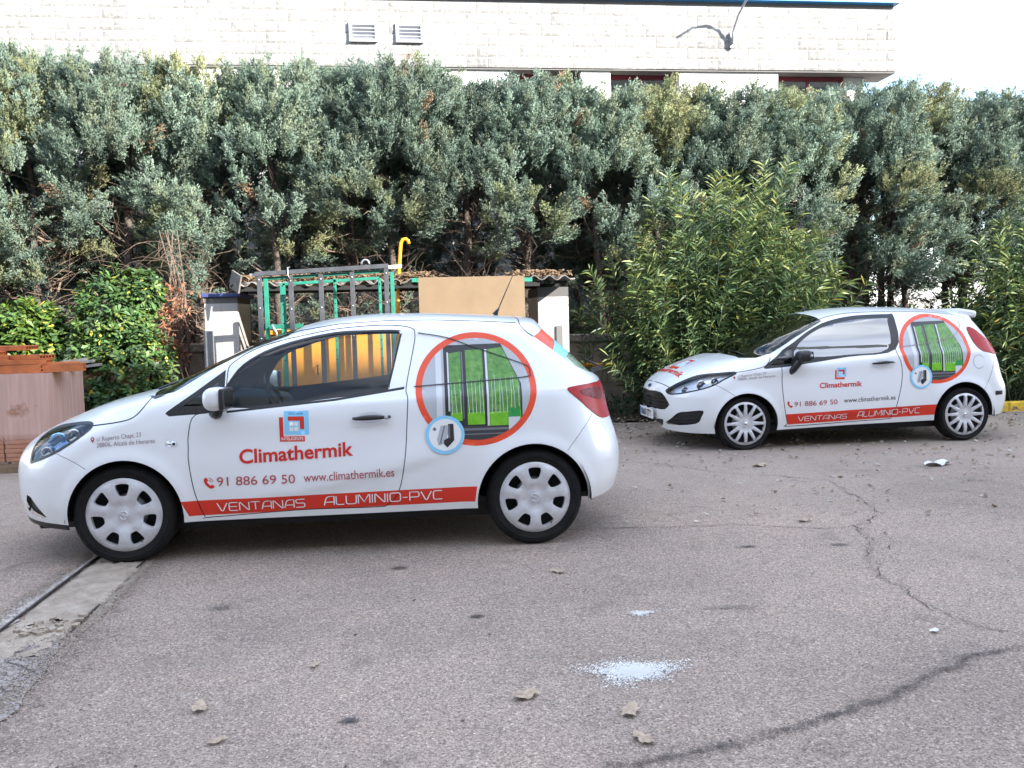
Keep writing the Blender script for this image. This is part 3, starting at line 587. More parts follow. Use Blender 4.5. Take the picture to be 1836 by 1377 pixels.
# ------------------------------------------------------------------ vegetation
M_LEAF = leaf_mat('foliage', .26, .65); M_CYP = leaf_mat('cypress_foliage', .26, .7, 1.1); M_GLOSSLEAF = leaf_mat('glossy_foliage', .14, .5)
M_BARK = mat('bark', (.045, .034, .028), .95, col2=(.10, .08, .066), vscale=12, bump=.8, bscale=40)
M_STEM = mat('green_stem', (.045, .055, .025), .8, var=.3, vscale=10)
M_TWIG = mat('dry_twig', (.14, .10, .075), .95, var=.3, vscale=10)
def unit(v): return v/np.maximum(np.linalg.norm(v, axis=-1, keepdims=True), 1e-9)
def vnoise(P, seed, cell):
    """smooth value noise at points P"""
    rg = np.random.default_rng(seed); G = rg.random((16, 16, 16)); Q = P/cell; i = np.floor(Q).astype(int); f = Q-i; f = f*f*(3-2*f); o = 0
    for dx in (0, 1):
        for dy in (0, 1):
            for dz in (0, 1):
                w = np.where(dx, f[:, 0], 1-f[:, 0])*np.where(dy, f[:, 1], 1-f[:, 1])*np.where(dz, f[:, 2], 1-f[:, 2])
                o = o + w*G[(i[:, 0]+dx) % 16, (i[:, 1]+dy) % 16, (i[:, 2]+dz) % 16]
    return o
def leaflets(P, D, N, ln, wd, col):
    """one kite-shaped scale spray per point: 2 triangles"""
    D = unit(D); S = unit(np.cross(D, N)); n = len(P)
    V = np.stack([P, P+D*(ln*.45)[:, None]+S*wd[:, None], P+D*ln[:, None], P+D*(ln*.45)[:, None]-S*wd[:, None]], 1).reshape(-1, 3)
    T = (np.arange(n)*4)[:, None]+np.array([0, 1, 2, 3]); return V, T, np.repeat(col, 4, 0)
PAL = np.array([[.155, .215, .155], [.18, .24, .185], [.135, .195, .155], [.195, .225, .12], [.23, .235, .115], [.18, .215, .14], [.11, .16, .12]])
def cypress_crown(seed, n_pl=440, H=5.1, z0=2.0):
    rg = np.random.default_rng(seed); VV, TT, CC, SS = [], [], [], []; nv = 0
    z = z0 + (H-z0)*rg.random(n_pl*3)**.74; th = rg.random(n_pl*3)*2*math.pi
    th = np.where(rg.random(n_pl*3) < .45, -math.pi/2+rg.normal(0, .9, n_pl*3), th)
    prof = np.interp(z, [z0, z0+.6, 3.2, H-.5, H], [.62, .92, 1.0, .95, .80])
    rad = prof*(1-.42*rg.random(n_pl*3)**1.7)
    dirs = np.stack([np.cos(th)*.9, np.sin(th)*.9, z], 1); rad = rad*(.72+.56*vnoise(dirs+seed*1.7, seed+9, .75))
    B = np.stack([np.interp(z, [2.5, 3.6], [.84, 1.0])*rad*np.cos(th), 1.12*rad*np.sin(th), z], 1)
    keep = vnoise(B+seed*3.1, seed, .62) > np.interp(B[:, 2], [z0, 3.4, 4.3, H-.2], [.52, .49, .27, .02])
    B = B[keep][:n_pl]; th = th[keep][:n_pl]
    hue = vnoise(B+7.7, seed+5, .8)
    for b, a, h in zip(B, th, hue):
        up = np.interp(b[2], [z0, 3.2, H], [.15, .75, 1.9])
        d = np.array([math.cos(a), math.sin(a), up])+rg.normal(0, .28, 3); d /= np.linalg.norm(d)
        L = rg.uniform(.34, .66); nb = int(rg.integers(9, 14)); k_ = 24; ub = np.sort(rg.random(nb)); sb = unit(rg.normal(0, 1, (nb, 3))); sb -= d*(sb@d)[:, None]; sb = unit(sb)
        db = unit(d*.95+sb*rg.uniform(.35, .85, (nb, 1))+np.array([0, 0, .12])); lb = L*rg.uniform(.30, .48, nb)*(1-.5*ub); p0 = b-d*L*.35+d*(L*.75*ub)[:, None]
        n = nb*k_; bi = np.repeat(np.arange(nb), k_); tt = rg.random(n)**.8; fan = unit(np.cross(db, rg.normal(0, 1, (nb, 3))))[bi]
        P = p0[bi]+db[bi]*(lb[bi]*tt)[:, None]+fan*(rg.normal(0, .030, n)*(1-.6*tt))[:, None]+rg.normal(0, .006, (n, 3)); D = db[bi]+fan*rg.normal(0, .55, n)[:, None]+rg.normal(0, .2, (n, 3))
        q = 3 if h > .66 and rg.random() < .5 else 4 if h > .74 else int(rg.choice([0, 1, 2, 5, 6], p=[.3, .3, .18, .14, .08]))
        c = PAL[q]*rg.uniform(.85, 1.2)
        if rg.random() < .005: c = np.array([.26, .17, .10])
        col = np.clip(c*(1+rg.normal(0, .13, (n, 1))), .01, 1)
        V, T, C = leaflets(P, D, rg.normal(0, 1, (n, 3)), rg.uniform(.026, .050, n), rg.uniform(.0045, .0080, n), col)
        VV.append(V); TT.append(T+nv); CC.append(C); nv += len(V); SS.append(np.repeat(unit(sb[bi]*.8+d*.45+np.array([math.cos(a), math.sin(a), .3])*.55), 4, 0))
    # tufts reaching over the top
    return mesh_tris('crown', np.vstack(VV), np.vstack(TT), np.vstack(CC), False, np.vstack(SS))
def twigs(seed, H=5.0, z0=.9, n=150, rx=.8, ry=.95):
    """limbs and bare twigs inside the crown"""
    rg = np.random.default_rng(seed); m = MB()
    for k in range(n):
        z = z0+(H-1.3-z0)*rg.random()**1.3; a = rg.random()*6.283; r = rg.uniform(.45, 1); big = k < 16
        tip = np.array([rx*r*math.cos(a), ry*r*math.sin(a), z+rg.uniform(-.1, .9)*r]); st = np.array([rg.normal(0, .06), rg.normal(0, .06), z])
        mid = (st+tip)/2+rg.normal(0, .09, 3); mid[2] -= .05
        rr = rg.uniform(.012, .022) if big else rg.uniform(.003, .008)
        m.tube([st, mid, (mid*.4+tip*.6)+rg.normal(0, .05, 3), tip], [rr, rr*.8, rr*.55, rr*.25], 4, False)
    return m
def trunk_mb(seed, H=4.6):
    rg = np.random.default_rng(seed); m = MB()
    for k in range(int(rg.integers(1, 4))):
        x, y = rg.normal(0, .12, 2); lean = rg.normal(0, .10, 2); pts = []
        for i in range(9):
            t = i/8; pts.append((x+lean[0]*H*t*.35+rg.normal(0, .02), y+lean[1]*H*t*.3+rg.normal(0, .02), H*t*.9))
        r0 = rg.uniform(.05, .095) if k == 0 else rg.uniform(.03, .055); m.tube(pts, [r0*(1.25 if i == 0 else 1)*(1-.75*i/8) for i in range(9)], 8)
    return m
NV = 6
crowns = [cypress_crown(100+k, [640, 610, 590, 630, 600, 780][k], z0=[1.8, 2.3, 2.55, 2.1, 2.45, 1.05][k]) for k in range(NV)]
for c in crowns: c.materials.append(M_CYP)
trs = [trunk_mb(200+k) for k in range(NV)]; tws = [twigs(300+k) for k in range(NV)]
def raw(mb, name, m): me = mesh(name, mb.v, mb.f, True); me.materials.append(m); return me
trs = [raw(m, 'trunk', M_BARK) for m in trs]; tws = [raw(m, 'branches', M_TWIG) for m in tws]
xs = np.arange(-9.2, 14.6, 1.02); k = 0
TREE_AT = [(-5.6, 'cypress at the left edge of the picture behind the yellow green shrub'), (-4.6, 'cypress rising behind the loose bricks and the young shrub'), (-3.6, 'cypress directly behind the bright green laurel shrub'), (-2.6, 'cypress standing behind the left tiled pillar and the dead climber'),
           (-1.6, 'cypress behind the left end of the shelter roof'), (-.6, 'cypress below the left louvred vent behind the steel rack'), (.45, 'cypress behind the hooked yellow pole and below the right vent'), (1.45, 'cypress directly behind the tan chipboard sheet'), (2.45, 'cypress behind the right tiled pillar'),
           (3.5, 'cypress between the right tiled pillar and the big oleander'), (4.5, 'cypress behind the left half of the big oleander'), (5.5, 'cypress behind the right half of the big oleander under the lamp arm'), (6.6, 'cypress just right of the big oleander'), (7.6, 'cypress behind the roof of the farther car'),
           (8.6, 'cypress under the right end of the warehouse wall'), (9.7, 'cypress at the right edge of the picture under open sky')]
for i, x in enumerate(xs):
    H = float(np.interp(x, [-7, -4, 0, 4, 9, 14], [1.02, .965, .955, .92, .905, .90]))*RNG.uniform(.975, 1.03)
    o = empty('cypress_tree', (x+RNG.normal(0, .1), 13.75+RNG.normal(0, .1), 0), RNG.normal(0, .35), min(TREE_AT, key=lambda q: abs(q[0]-x))[1] if -6.1 < x < 10.0 else 'hedge cypress outside the picture', 'tree', 'cypress trees forming the tall hedge')
    o.scale = (1, 1, H); v = [0, 3, 1][i % 3] if x < -2.3 else [2, 4, 1, 2, 4][i % 5] if x < 3.8 else [3, 0, 1][i % 3] if x < 6.2 else [5, 0, 5, 3][i % 4]
    link('crown', crowns[v], None, o); link('trunk', trs[(v+i) % NV], None, o, (0, 0, .85)); link('branches', tws[(v+2*i) % NV], None, o)
# second, thinner row deeper in the hedge closes most of the view between the crowns
for i, x in enumerate(np.arange(-9.0, 14.8, 1.25)):
    o = empty('cypress_tree', (x+RNG.normal(0, .15), 15.1+RNG.normal(0, .12), 0), RNG.uniform(2.6, 3.7), 'blue green cypress tree in the rear of the tall hedge against the warehouse', 'tree', 'cypress trees in the second hedge row')
    o.scale = (1.05, .9, float(np.interp(x, [-7, 0, 9, 14], [.98, .95, .88, .86]))); v = 5
    link('crown', crowns[v], None, o); link('trunk', trs[(v+3) % NV], None, o, (0, 0, .85)); link('branches', tws[(v+1) % NV], None, o)

# ---- long lance leaves on cane stems
def lance_bush(seed, stems, leaf, spread, height, cols, tip_cols=None, start=.25, per=46, wid=.0105, droop=.35, lean=.5):
    """stems: list of (x, y, top x, top y, top z) or count"""
    rg = np.random.default_rng(seed); VV, TT, CC = [], [], []; nv = 0; st = MB()
    if isinstance(stems, int):
        ss = []
        for _ in range(stems):
            a = rg.random()*6.283; r = math.sqrt(rg.random())
            hh = height*(1-.55*r**1.6)*rg.uniform(.55, 1.05)
            ss.append((rg.normal(0, spread*.22), rg.normal(0, spread*.16), spread*r*math.cos(a), spread*.62*r*math.sin(a), hh))
    else: ss = stems
    for (x, y, tx, ty, tz) in ss:
        b = np.array([x, y, 0]); t = np.array([tx, ty, tz]); m = b*.45+t*.55; m[:2] = b[:2]*.62+t[:2]*.38
        n = int(per*rg.uniform(.75, 1.25)*max(.5, tz/max(height, .01))+8); u = start+(1-start)*rg.random(n)**.8
        Q = ((1-u)**2)[:, None]*b+(2*u*(1-u))[:, None]*m+(u**2)[:, None]*t; tan = unit((2*(1-u))[:, None]*(m-b)+(2*u)[:, None]*(t-m))
        st.tube([b, b*.25+m*.5+t*.25, b*.04+m*.32+t*.64, t], [.008, .006, .004, .002], 4, False)
        s = unit(rg.normal(0, 1, (n, 3))); s -= tan*(s*tan).sum(1)[:, None]; s = unit(s)
        D = unit(tan*rg.uniform(.45, 1.1, n)[:, None]+s); D[:, 2] -= droop*rg.random(n)*(1-u); D = unit(D)
        ln = leaf*rg.uniform(.65, 1.15, n); wd = wid*rg.uniform(.8, 1.25, n); N = np.cross(D, s)+1e-3
        S = unit(np.cross(D, unit(np.cross(D, s)+rg.normal(0, .25, (n, 3))))); bend = np.array([0, 0, -1.])*(ln*.16)[:, None]
        A = Q; Bm = Q+D*(ln*.4)[:, None]; Cc = Q+D*(ln*.75)[:, None]+bend*.45; E = Q+D*ln[:, None]+bend
        V = np.stack([A, Bm+S*wd[:, None], Bm-S*wd[:, None], Cc+S*(wd*.8)[:, None], Cc-S*(wd*.8)[:, None], E], 1).reshape(-1, 3)
        T = ((np.arange(n)*6)[:, None, None]+np.array([[0, 1, 2], [1, 3, 2], [2, 3, 4], [3, 5, 4]])).reshape(-1, 3)
        ci = rg.integers(0, len(cols), n); col = np.array(cols)[ci]*rg.uniform(.8, 1.25, (n, 1))
        if tip_cols is not None: tp = (u > .86) & (rg.random(n) < .6); col[tp] = np.array(tip_cols)[rg.integers(0, len(tip_cols), tp.sum())]
        yl = rg.random(n) < .015; col[yl] = [.24, .18, .03]
        VV.append(V); TT.append(T+nv); CC.append(np.repeat(col, 6, 0)); nv += len(V)
    return mesh_tris('foliage', np.vstack(VV), np.vstack(TT), np.vstack(CC)), st
OLE = [(.052, .095, .038), (.068, .115, .045), (.04, .075, .034), (.09, .135, .05)]; OLT = [(.14, .19, .055), (.17, .20, .06)]
def bush(name, loc, args, label, cat='shrub', m=None, **t):
    o = empty(name, loc, 0, label, cat); fm, st = lance_bush(*args, **t); fm.materials.append(m or M_GLOSSLEAF); link('foliage', fm, None, o); link('stems', raw(st, 'stems', M_STEM), None, o); return o
rg_ = np.random.default_rng(5); stems = []
for _ in range(300):            # tall lobes at the left, centre and right of the big oleander
    cx, w_, hz = [(-1.05, .30, 2.25), (-.35, .34, 3.35), (.42, .32, 3.45), (1.0, .30, 2.75), (1.28, .22, 2.1), (.1, .8, 2.5), (.1, .9, 1.7)][int(rg_.integers(7))]
    tx = rg_.normal(cx, w_); ty = rg_.normal(-.05, .42); stems.append((tx*.55+rg_.normal(0, .12), ty*.4+.2, tx, ty-.25, hz*rg_.uniform(.55, 1.02)*(1-.12*abs(ty))))
bush('oleander_bush', (4.2, 11.75, .05), (11, stems, .20, 1, 3.2, OLE, OLT), 'large oleander bush with long lance leaves behind the farther car bonnet', start=.08, per=165, wid=.0092)
bush('oleander_bush', (8.75, 11.75, .1), (12, 120, .22, 1.15, 2.9, OLE, OLT), 'oleander bush at the right edge behind the farther car tail', start=.06, per=140, wid=.0098)
bush('oleander_bush', (7.35, 12.0, .1), (13, 60, .17, .9, 1.5, OLE[:3], None), 'low oleander between the big bush and the right edge', start=.1, per=46, wid=.012)
bush('oleander_bush', (3.35, 11.65, .04), (14, 70, .15, .45, 1.15, [(.055, .085, .06), (.07, .105, .07), (.045, .07, .05)], None), 'dark low oleander shoots in front of the low wall', start=.05, per=40, wid=.012)
bush('sapling', (2.45, 12.0, .05), (15, [(0, 0, .05, -.1, 1.75), (.05, .05, -.12, 0, 1.5), (0, .1, .2, 0, 1.6), (.1, 0, .35, -.1, 1.25)], .16, .4, 1.7, OLE, OLT), 'thin young oleander sprouting before the trunks right of the shelter', start=.45, per=34, wid=.011)
# ---- broad leaved evergreen at the left
def rosette_bush(seed, n_ros, ells, leaf=.075, cols=None):
    rg = np.random.default_rng(seed); VV, TT, CC = [], [], []; nv = 0
    for _ in range(n_ros):
        cx, cy, cz, rx, ry, rz = ells[int(rg.integers(len(ells)))]
        d = unit(rg.normal(0, 1, 3)); d[1] = -abs(d[1]) if rg.random() < .6 else d[1]; r = rg.uniform(.55, 1.0)**.6
        p = np.array([cx+rx*d[0]*r, cy+ry*d[1]*r, max(.08, cz+rz*d[2]*r)]); ax = unit(d*.8+np.array([0, 0, .75])+rg.normal(0, .25, 3)); n = int(rg.integers(12, 20))
        s = unit(rg.normal(0, 1, (n, 3))); s -= ax*(s@ax)[:, None]; s = unit(s); D = unit(s+ax*rg.uniform(-.1, 1.1, n)[:, None])
        ln = leaf*rg.uniform(.7, 1.3, n); wd = ln*.19; Q = p+ax*rg.uniform(-.07, .05, n)[:, None]; S = unit(np.cross(D, ax)+rg.normal(0, .12, (n, 3))); bend = np.array([0, 0, -1.])*(ln*.12)[:, None]
        V = np.stack([Q, Q+D*(ln*.35)[:, None]+S*(wd*.6)[:, None], Q+D*(ln*.35)[:, None]-S*(wd*.6)[:, None], Q+D*(ln*.75)[:, None]+S*wd[:, None]+bend*.5, Q+D*(ln*.75)[:, None]-S*wd[:, None]+bend*.5, Q+D*ln[:, None]+bend], 1).reshape(-1, 3)
        T = ((np.arange(n)*6)[:, None, None]+np.array([[0, 1, 2], [1, 3, 2], [2, 3, 4], [3, 5, 4]])).reshape(-1, 3)
        c = np.array(cols[int(rg.integers(len(cols)))])*rg.uniform(.8, 1.2); col = np.tile(c, (n, 1))*rg.uniform(.85, 1.2, (n, 1))
        yl = rg.random(n) < .035; col[yl] = [.34, .31, .04]
        if rg.random() < .12: col *= [1.5, 1.3, .9]
        VV.append(V); TT.append(T+nv); CC.append(np.repeat(col, 6, 0)); nv += len(V)
    return mesh_tris('foliage', np.vstack(VV), np.vstack(TT), np.vstack(CC))
GR = [(.04, .085, .026), (.052, .11, .03), (.032, .068, .025), (.085, .135, .032), (.046, .078, .034)]
pit = empty('laurel_shrub', (-3.55, 11.2, 0), 0, 'bright green broad leaved shrub with yellow tips beside the brick pallet', 'shrub')
fm = rosette_bush(31, 1900, [(.05, -.1, 1.55, .48, .45, .62), (.25, -.15, .95, .50, .5, .55), (.0, -.2, .55, .55, .5, .5), (.35, -.25, .45, .42, .45, .42), (-.15, -.05, 1.1, .4, .45, .5), (.32, -.05, 1.85, .26, .3, .26)], .082, GR); fm.materials.append(M_GLOSSLEAF); link('foliage', fm, None, pit)
tw_ = MB(); rg = np.random.default_rng(3)
for k in range(14): a = rg.random()*6.28; tw_.tube([(0, 0, 0), (.15*math.cos(a), .15*math.sin(a), .6), (.4*math.cos(a), .35*math.sin(a), 1.2+.6*rg.random())], [.02, .014, .005], 5)
link('stems', raw(tw_, 'stems', M_BARK), None, pit)
pit2 = empty('laurel_shrub', (-4.55, 11.3, 0), 0, 'yellow green young shrub at the left edge behind the loose bricks', 'shrub')
fm = rosette_bush(32, 420, [(0, 0, 1.45, .42, .35, .35), (.25, .0, 1.2, .4, .35, .4), (-.3, 0, 1.0, .5, .4, .5)], .10, [(.06, .115, .024), (.085, .14, .022), (.04, .085, .022)]); fm.materials.append(M_GLOSSLEAF); link('foliage', fm, None, pit2)
link('stems', raw(MB().tube([(0, 0, 0), (.05, 0, .7), (.0, 0, 1.5)], [.02, .015, .006], 5), 'stems', M_BARK), None, pit2)
# ---- dead brown climber left of the shelter
dead = empty('dead_climber', (-3.05, 12.0, 0), 0, 'tangle of bare brown dead branches left of the tiled pillar', 'dead shrub')
dm = MB(); rg = np.random.default_rng(8)
for k in range(170):
    x0, z0_ = rg.normal(0, .13), rg.uniform(.3, 2.5); L_ = rg.uniform(.25, .75); a = rg.normal(.7, .6); sgn = 1 if rg.random() < .6 else -1; dr = rg.uniform(.02, .09); vy = rg.normal(0, .06)
    p = [(x0, rg.normal(0, .15), z0_)]
    for i in range(6): p.append((p[-1][0]+sgn*L_/6*abs(math.cos(a))+rg.normal(0, .012), p[-1][1]+vy+rg.normal(0, .015), p[-1][2]+L_/6*math.sin(a)-dr*i*.45+rg.normal(0, .012)))
    dm.tube(p, [.0045, .004, .0035, .003, .0025, .002, .0015], 4, False)
for k in range(5): dm.tube([(rg.normal(0, .12), rg.normal(0, .1), 0), (rg.normal(0, .1), 0, 1.0), (rg.normal(0.02, .1), 0, 1.9), (rg.normal(.08, .16), .1, 2.7)], [.022, .017, .012, .006], 6)
link('branches', raw(dm, 'branches', mat('dead_wood', (.09, .06, .045), .95, col2=(.16, .11, .08), vscale=9)), None, dead)
n = 600; P = np.stack([rg.normal(-.02, .16, n), rg.normal(-.1, .15, n), rg.uniform(.9, 2.0, n)], 1)
V, T, C = leaflets(P, rg.normal(0, 1, (n, 3)), rg.normal(0, 1, (n, 3)), rg.uniform(.05, .09, n), rg.uniform(.010, .02, n), np.clip(np.array([.30, .13, .07])*(1+rg.normal(0, .2, (n, 1))), .01, 1))
fm = mesh_tris('dry_leaves', V, T, C); fm.materials.append(M_LEAF); link('dry_leaves', fm, None, dead)
# ---- ground cover and fallen leaves
n = 2600; rg = np.random.default_rng(12); gx_ = rg.uniform(1.9, 9.5, n); P = np.stack([gx_, rg.uniform(11.45, 12.2, n), rg.uniform(.02, .3, n)], 1)
V, T, C = leaflets(P, rg.normal(0, .6, (n, 3))+np.array([0, -.2, .8]), rg.normal(0, 1, (n, 3)), rg.uniform(.08, .2, n), rg.uniform(.008, .018, n), np.clip(np.array([.05, .08, .045])*(1+rg.normal(0, .25, (n, 1))), .01, 1))
fm = mesh_tris('ground_cover', V, T, C); fm.materials.append(M_LEAF); o = link('ground_cover', fm); tag(o, 'dark leafy ground cover along the foot of the low wall', 'ground cover', kind='stuff')
def leaf_litter(n, xr, yr, z, seed, cols, s0=.018, s1=.05):
    rg = np.random.default_rng(seed); x = rg.uniform(*xr, n); y = rg.uniform(*yr, n) if not callable(yr) else yr(rg, n); a = rg.random(n)*6.283
    P = np.stack([x, y, np.full(n, z)+rg.random(n)*.004], 1); D = np.stack([np.cos(a), np.sin(a), rg.uniform(0, .45, n)], 1)
    return leaflets(P, D, np.tile([0, 0, 1.], (n, 1))+rg.normal(0, .35, (n, 3)), rg.uniform(s0, s1, n), rg.uniform(s0*.28, s1*.32, n), np.array(cols)[rg.integers(0, len(cols), n)]*rg.uniform(.7, 1.2, (n, 1)))
DRY = [(.36, .28, .20), (.28, .20, .13), (.45, .38, .30), (.20, .14, .09), (.52, .48, .42)]
parts = [leaf_litter(1500, (1.6, 9.5), lambda r, n: 11.0-np.abs(r.normal(0, 1.5, n)), .006, 1, DRY, .025, .075), leaf_litter(900, (2.2, 12), (10.6, 11.9), .05, 2, DRY, .03, .09), leaf_litter(260, (-2.5, 4), (2.2, 6.5), .006, 3, [(.12, .09, .07), (.3, .27, .24), (.06, .05, .045)], .008, .022), leaf_litter(260, (1.3, 6), (5.6, 8.4), .006, 4, DRY, .02, .06)]
nv = 0; VV, TT, CC = [], [], []
for V, T, C in parts: VV.append(V); TT.append(T+nv); CC.append(C); nv += len(V)
fm = mesh_tris('fallen_leaves', np.vstack(VV), np.vstack(TT), np.vstack(CC)); fm.materials.append(M_LEAF); o = link('fallen_leaves', fm); tag(o, 'dry leaf litter scattered over the asphalt round the farther car', 'leaf litter', kind='stuff')
# larger single leaves on the asphalt
M_DL = mat('dry_leaf', (.40, .30, .22), .85, var=.2, vscale=30); M_PAPER = mat('scrap_paper', (.62, .60, .57), .8)
def big_leaf(x, y, s, a, label, m=None, name='dry_leaf', lob=5, cat='leaf'):
    n = 30; vs = [(0, 0, .012)]
    for i in range(n):
        t = 2*math.pi*i/n; r = s*(.80+.10*math.cos(lob*t)+.12*math.sin(2*t+a)+.07*math.cos(9*t+a)); vs.append((r*math.cos(t), r*.7*math.sin(t), .006+.014*abs(math.sin(2*t+a))*s/.06))
    link(name, mesh(name, vs, [(0, 1+i, 1+(i+1) % n) for i in range(n)]), m or M_DL, None, (x, y, 0), (0, 0, a), label=label, cat=cat)
big_leaf(.39, 3.16, .062, .2, 'pale dry leaf lying alone left of the white powder splash')
big_leaf(.74, 2.97, .058, 1.0, 'broad lobed dry leaf just below the white powder splash')
big_leaf(.73, 2.76, .05, 2.1, 'crumpled grey tan leaf near the lower edge of the picture', lob=7)
big_leaf(-.69, 2.98, .035, .5, 'small pale dry leaf near the bottom left of the asphalt')
big_leaf(.78, 4.74, .045, 2.6, 'dry leaf on the asphalt just right of the nearer rear wheel')
big_leaf(2.62, 5.61, .055, .1, 'tan dry leaf beside the long asphalt crack')
big_leaf(-.43, 3.6, .03, .9, 'small pinkish leaf in the middle of the asphalt')
big_leaf(-.81, 3.26, .05, 1.8, 'thin faded leaf flat on the asphalt left of centre', lob=3)
big_leaf(2.24, 3.52, .03, .4, 'pale leaf above the dark tar seam at the right', M_PAPER)
big_leaf(3.2, 7.78, .09, .3, 'crumpled brown leaf on the ground before the farther front wheel', lob=4)
big_leaf(4.75, 7.44, .15, .15, 'torn white paper scrap on the ground below the farther car', M_PAPER, 'paper_scrap', 2, 'paper')
# ------------------------------------------------------------------ car body surfaces
def pchip(xs, ys):
    xs = np.asarray(xs, float); ys = np.asarray(ys, float)
    h = np.diff(xs); d = np.diff(ys) / h
    m = np.zeros_like(ys); m[0] = d[0]; m[-1] = d[-1]
    for i in range(1, len(xs) - 1):
        if d[i-1] * d[i] > 0:
            w1 = 2*h[i] + h[i-1]; w2 = h[i] + 2*h[i-1]
            m[i] = (w1 + w2) / (w1/d[i-1] + w2/d[i])
    def fn(x):
        x = np.clip(np.asarray(x, float), xs[0], xs[-1])
        i = np.clip(np.searchsorted(xs, x) - 1, 0, len(h) - 1)
        t = (x - xs[i]) / h[i]
        return ((1+2*t)*(1-t)**2*ys[i] + t*(1-t)**2*h[i]*m[i] + t*t*(3-2*t)*ys[i+1] + t*t*(t-1)*h[i]*m[i+1])
    return fn

class CarSurface:
    """half width w(x, z) of a car body whose side is a height field in y"""
    def __init__(s, top, bot, prof, front_r, rear_r, roof, creases, arches, taper):
        s.x0, s.x1 = top[0][0], top[-1][0]
        s.ztop = pchip(*zip(*top)); s.zbot = pchip(*zip(*bot))
        s.prof = pchip(*zip(*prof))
        iz = max(range(len(top)), key=lambda i: top[i][1])
        fr = [(.10, s.x0+.10), (.22, s.x0+.05), (.32, s.x0+.018), (.42, s.x0+.004), (top[0][1]-.01, s.x0+.001)]
        fr = fr + [(z, x) for x, z in top[:iz+1]]
        rr = [(.10, s.x1-.10), (.24, s.x1-.055), (.32, s.x1-.025), (.40, s.x1-.008), (top[-1][1]-.01, s.x1-.001)]
        rr = rr + [(z, x) for x, z in top[iz:][::-1]]
        def mono(l):
            o = [l[0]]
            for a in l[1:]:
                if a[0] > o[-1][0] + 1e-4: o.append(a)
            return o
        s.xf = pchip(*zip(*mono(fr))); s.xr = pchip(*zip(*mono(rr)))
        s.front_r, s.rear_r, s.roof, s.creases, s.arches, s.taper = front_r, rear_r, roof, creases, arches, taper
    def fr(s, z):
        a = s.front_r; return np.interp(z, a[0], a[1]), np.interp(z, a[0], a[2])
    def rr(s, z):
        a = s.rear_r; return np.interp(z, a[0], a[1]), np.interp(z, a[0], a[2])
    def W(s, x, z):
        w = s.prof(z)
        for (pts, h, up, dn) in s.creases:           # raised lines along the flank
            zc = np.interp(x, [p[0] for p in pts], [p[1] for p in pts])
            fade = np.clip((x - pts[0][0]) / .3, 0, 1) * np.clip((pts[-1][0] - x) / .3, 0, 1)
            d = z - zc
            w = w + h * fade * np.where(d > 0, np.exp(-(d/up)**2), np.exp(-(d/dn)**2))
        for (cx, cz, r) in s.arches:                 # lip round the wheel openings
            d = np.hypot(x - cx, z - cz) - r
            w = w + .012 * np.exp(-(np.maximum(d, 0)/.045)**2)
        t = s.taper
        w = w - t[0]*np.clip((t[1]-x)/.8, 0, 1)**2 - t[2]*np.clip((x-t[3])/.9, 0, 1)**2
        return w
    def w(s, x, z):
        x = np.asarray(x, float); z = np.asarray(z, float)
        W = s.W(x, z)
        def c(d, r, n):
            q = 1 - np.clip(d / r, 0, 1)
            return np.maximum(1 - q**n, 0)**(1/n)
        r, n = s.fr(z); W = W * c(x - s.xf(z), r, n)
        r, n = s.rr(z); W = W * c(s.xr(z) - x, r, n)
        rt = np.interp(x, s.roof[0], s.roof[1])
        W = W * c(s.ztop(x) - z, rt, s.roof[2])
        return W
    def on_front(s, y, z):                            # (x, z) of the front face point at lateral y
        r, n = s.fr(z); q = np.clip(abs(y) / s.W(-.3, z), 0, .999)
        return float(s.xf(z) + r * (1 - (1 - q**n)**(1/n)))
    def on_rear(s, y, z):
        r, n = s.rr(z); q = np.clip(abs(y) / s.W(2.6, z), 0, .999)
        return float(s.xr(z) - r * (1 - (1 - q**n)**(1/n)))

CORSA = CarSurface(
    top=[(-.797,.52),(-.785,.60),(-.745,.675),(-.665,.745),(-.546,.81),(-.386,.88),(-.202,.945),(.018,.998),(.16,1.03),
         (.30,1.095),(.415,1.155),(.604,1.25),(.856,1.352),(1.08,1.42),(1.30,1.458),(1.55,1.476),(1.80,1.474),(2.06,1.464),
         (2.32,1.448),(2.477,1.436),(2.61,1.415),(2.66,1.35),(2.72,1.29),(2.85,1.175),(2.97,1.06),(3.03,1.015),(3.06,.95),
         (3.085,.82),(3.125,.70),(3.16,.58),(3.172,.50)],
    bot=[(-.797,.50),(-.795,.40),(-.78,.31),(-.70,.245),(-.5,.235),(-.3,.225),(.4,.245),(2.1,.252),(2.75,.262),(2.95,.272),(3.10,.305),(3.155,.39),(3.172,.48)],
    prof=[(.15,.825),(.25,.842),(.38,.862),(.6,.868),(.8,.86),(.92,.84),(1.02,.80),(1.1,.762),(1.3,.668),(1.40,.625),(1.48,.59)],
    front_r=([.9,1.1],[.56,.30],[2.2,3.0]), rear_r=([.95,1.12],[.45,.34],[2.4,2.6]),
    roof=([.3,.9,2.5,2.7],[.02,.15,.13,.03],2.2),
    creases=[([(.45,.84),(1.2,.905),(2.2,.965),(2.95,.985)],.013,.04,.10),([(.55,.36),(1.0,.40),(1.6,.52),(2.1,.66)],.011,.10,.045)],
    arches=[(.045,.298,.345),(2.487,.292,.358)], taper=(.03,.1,.05,2.1))
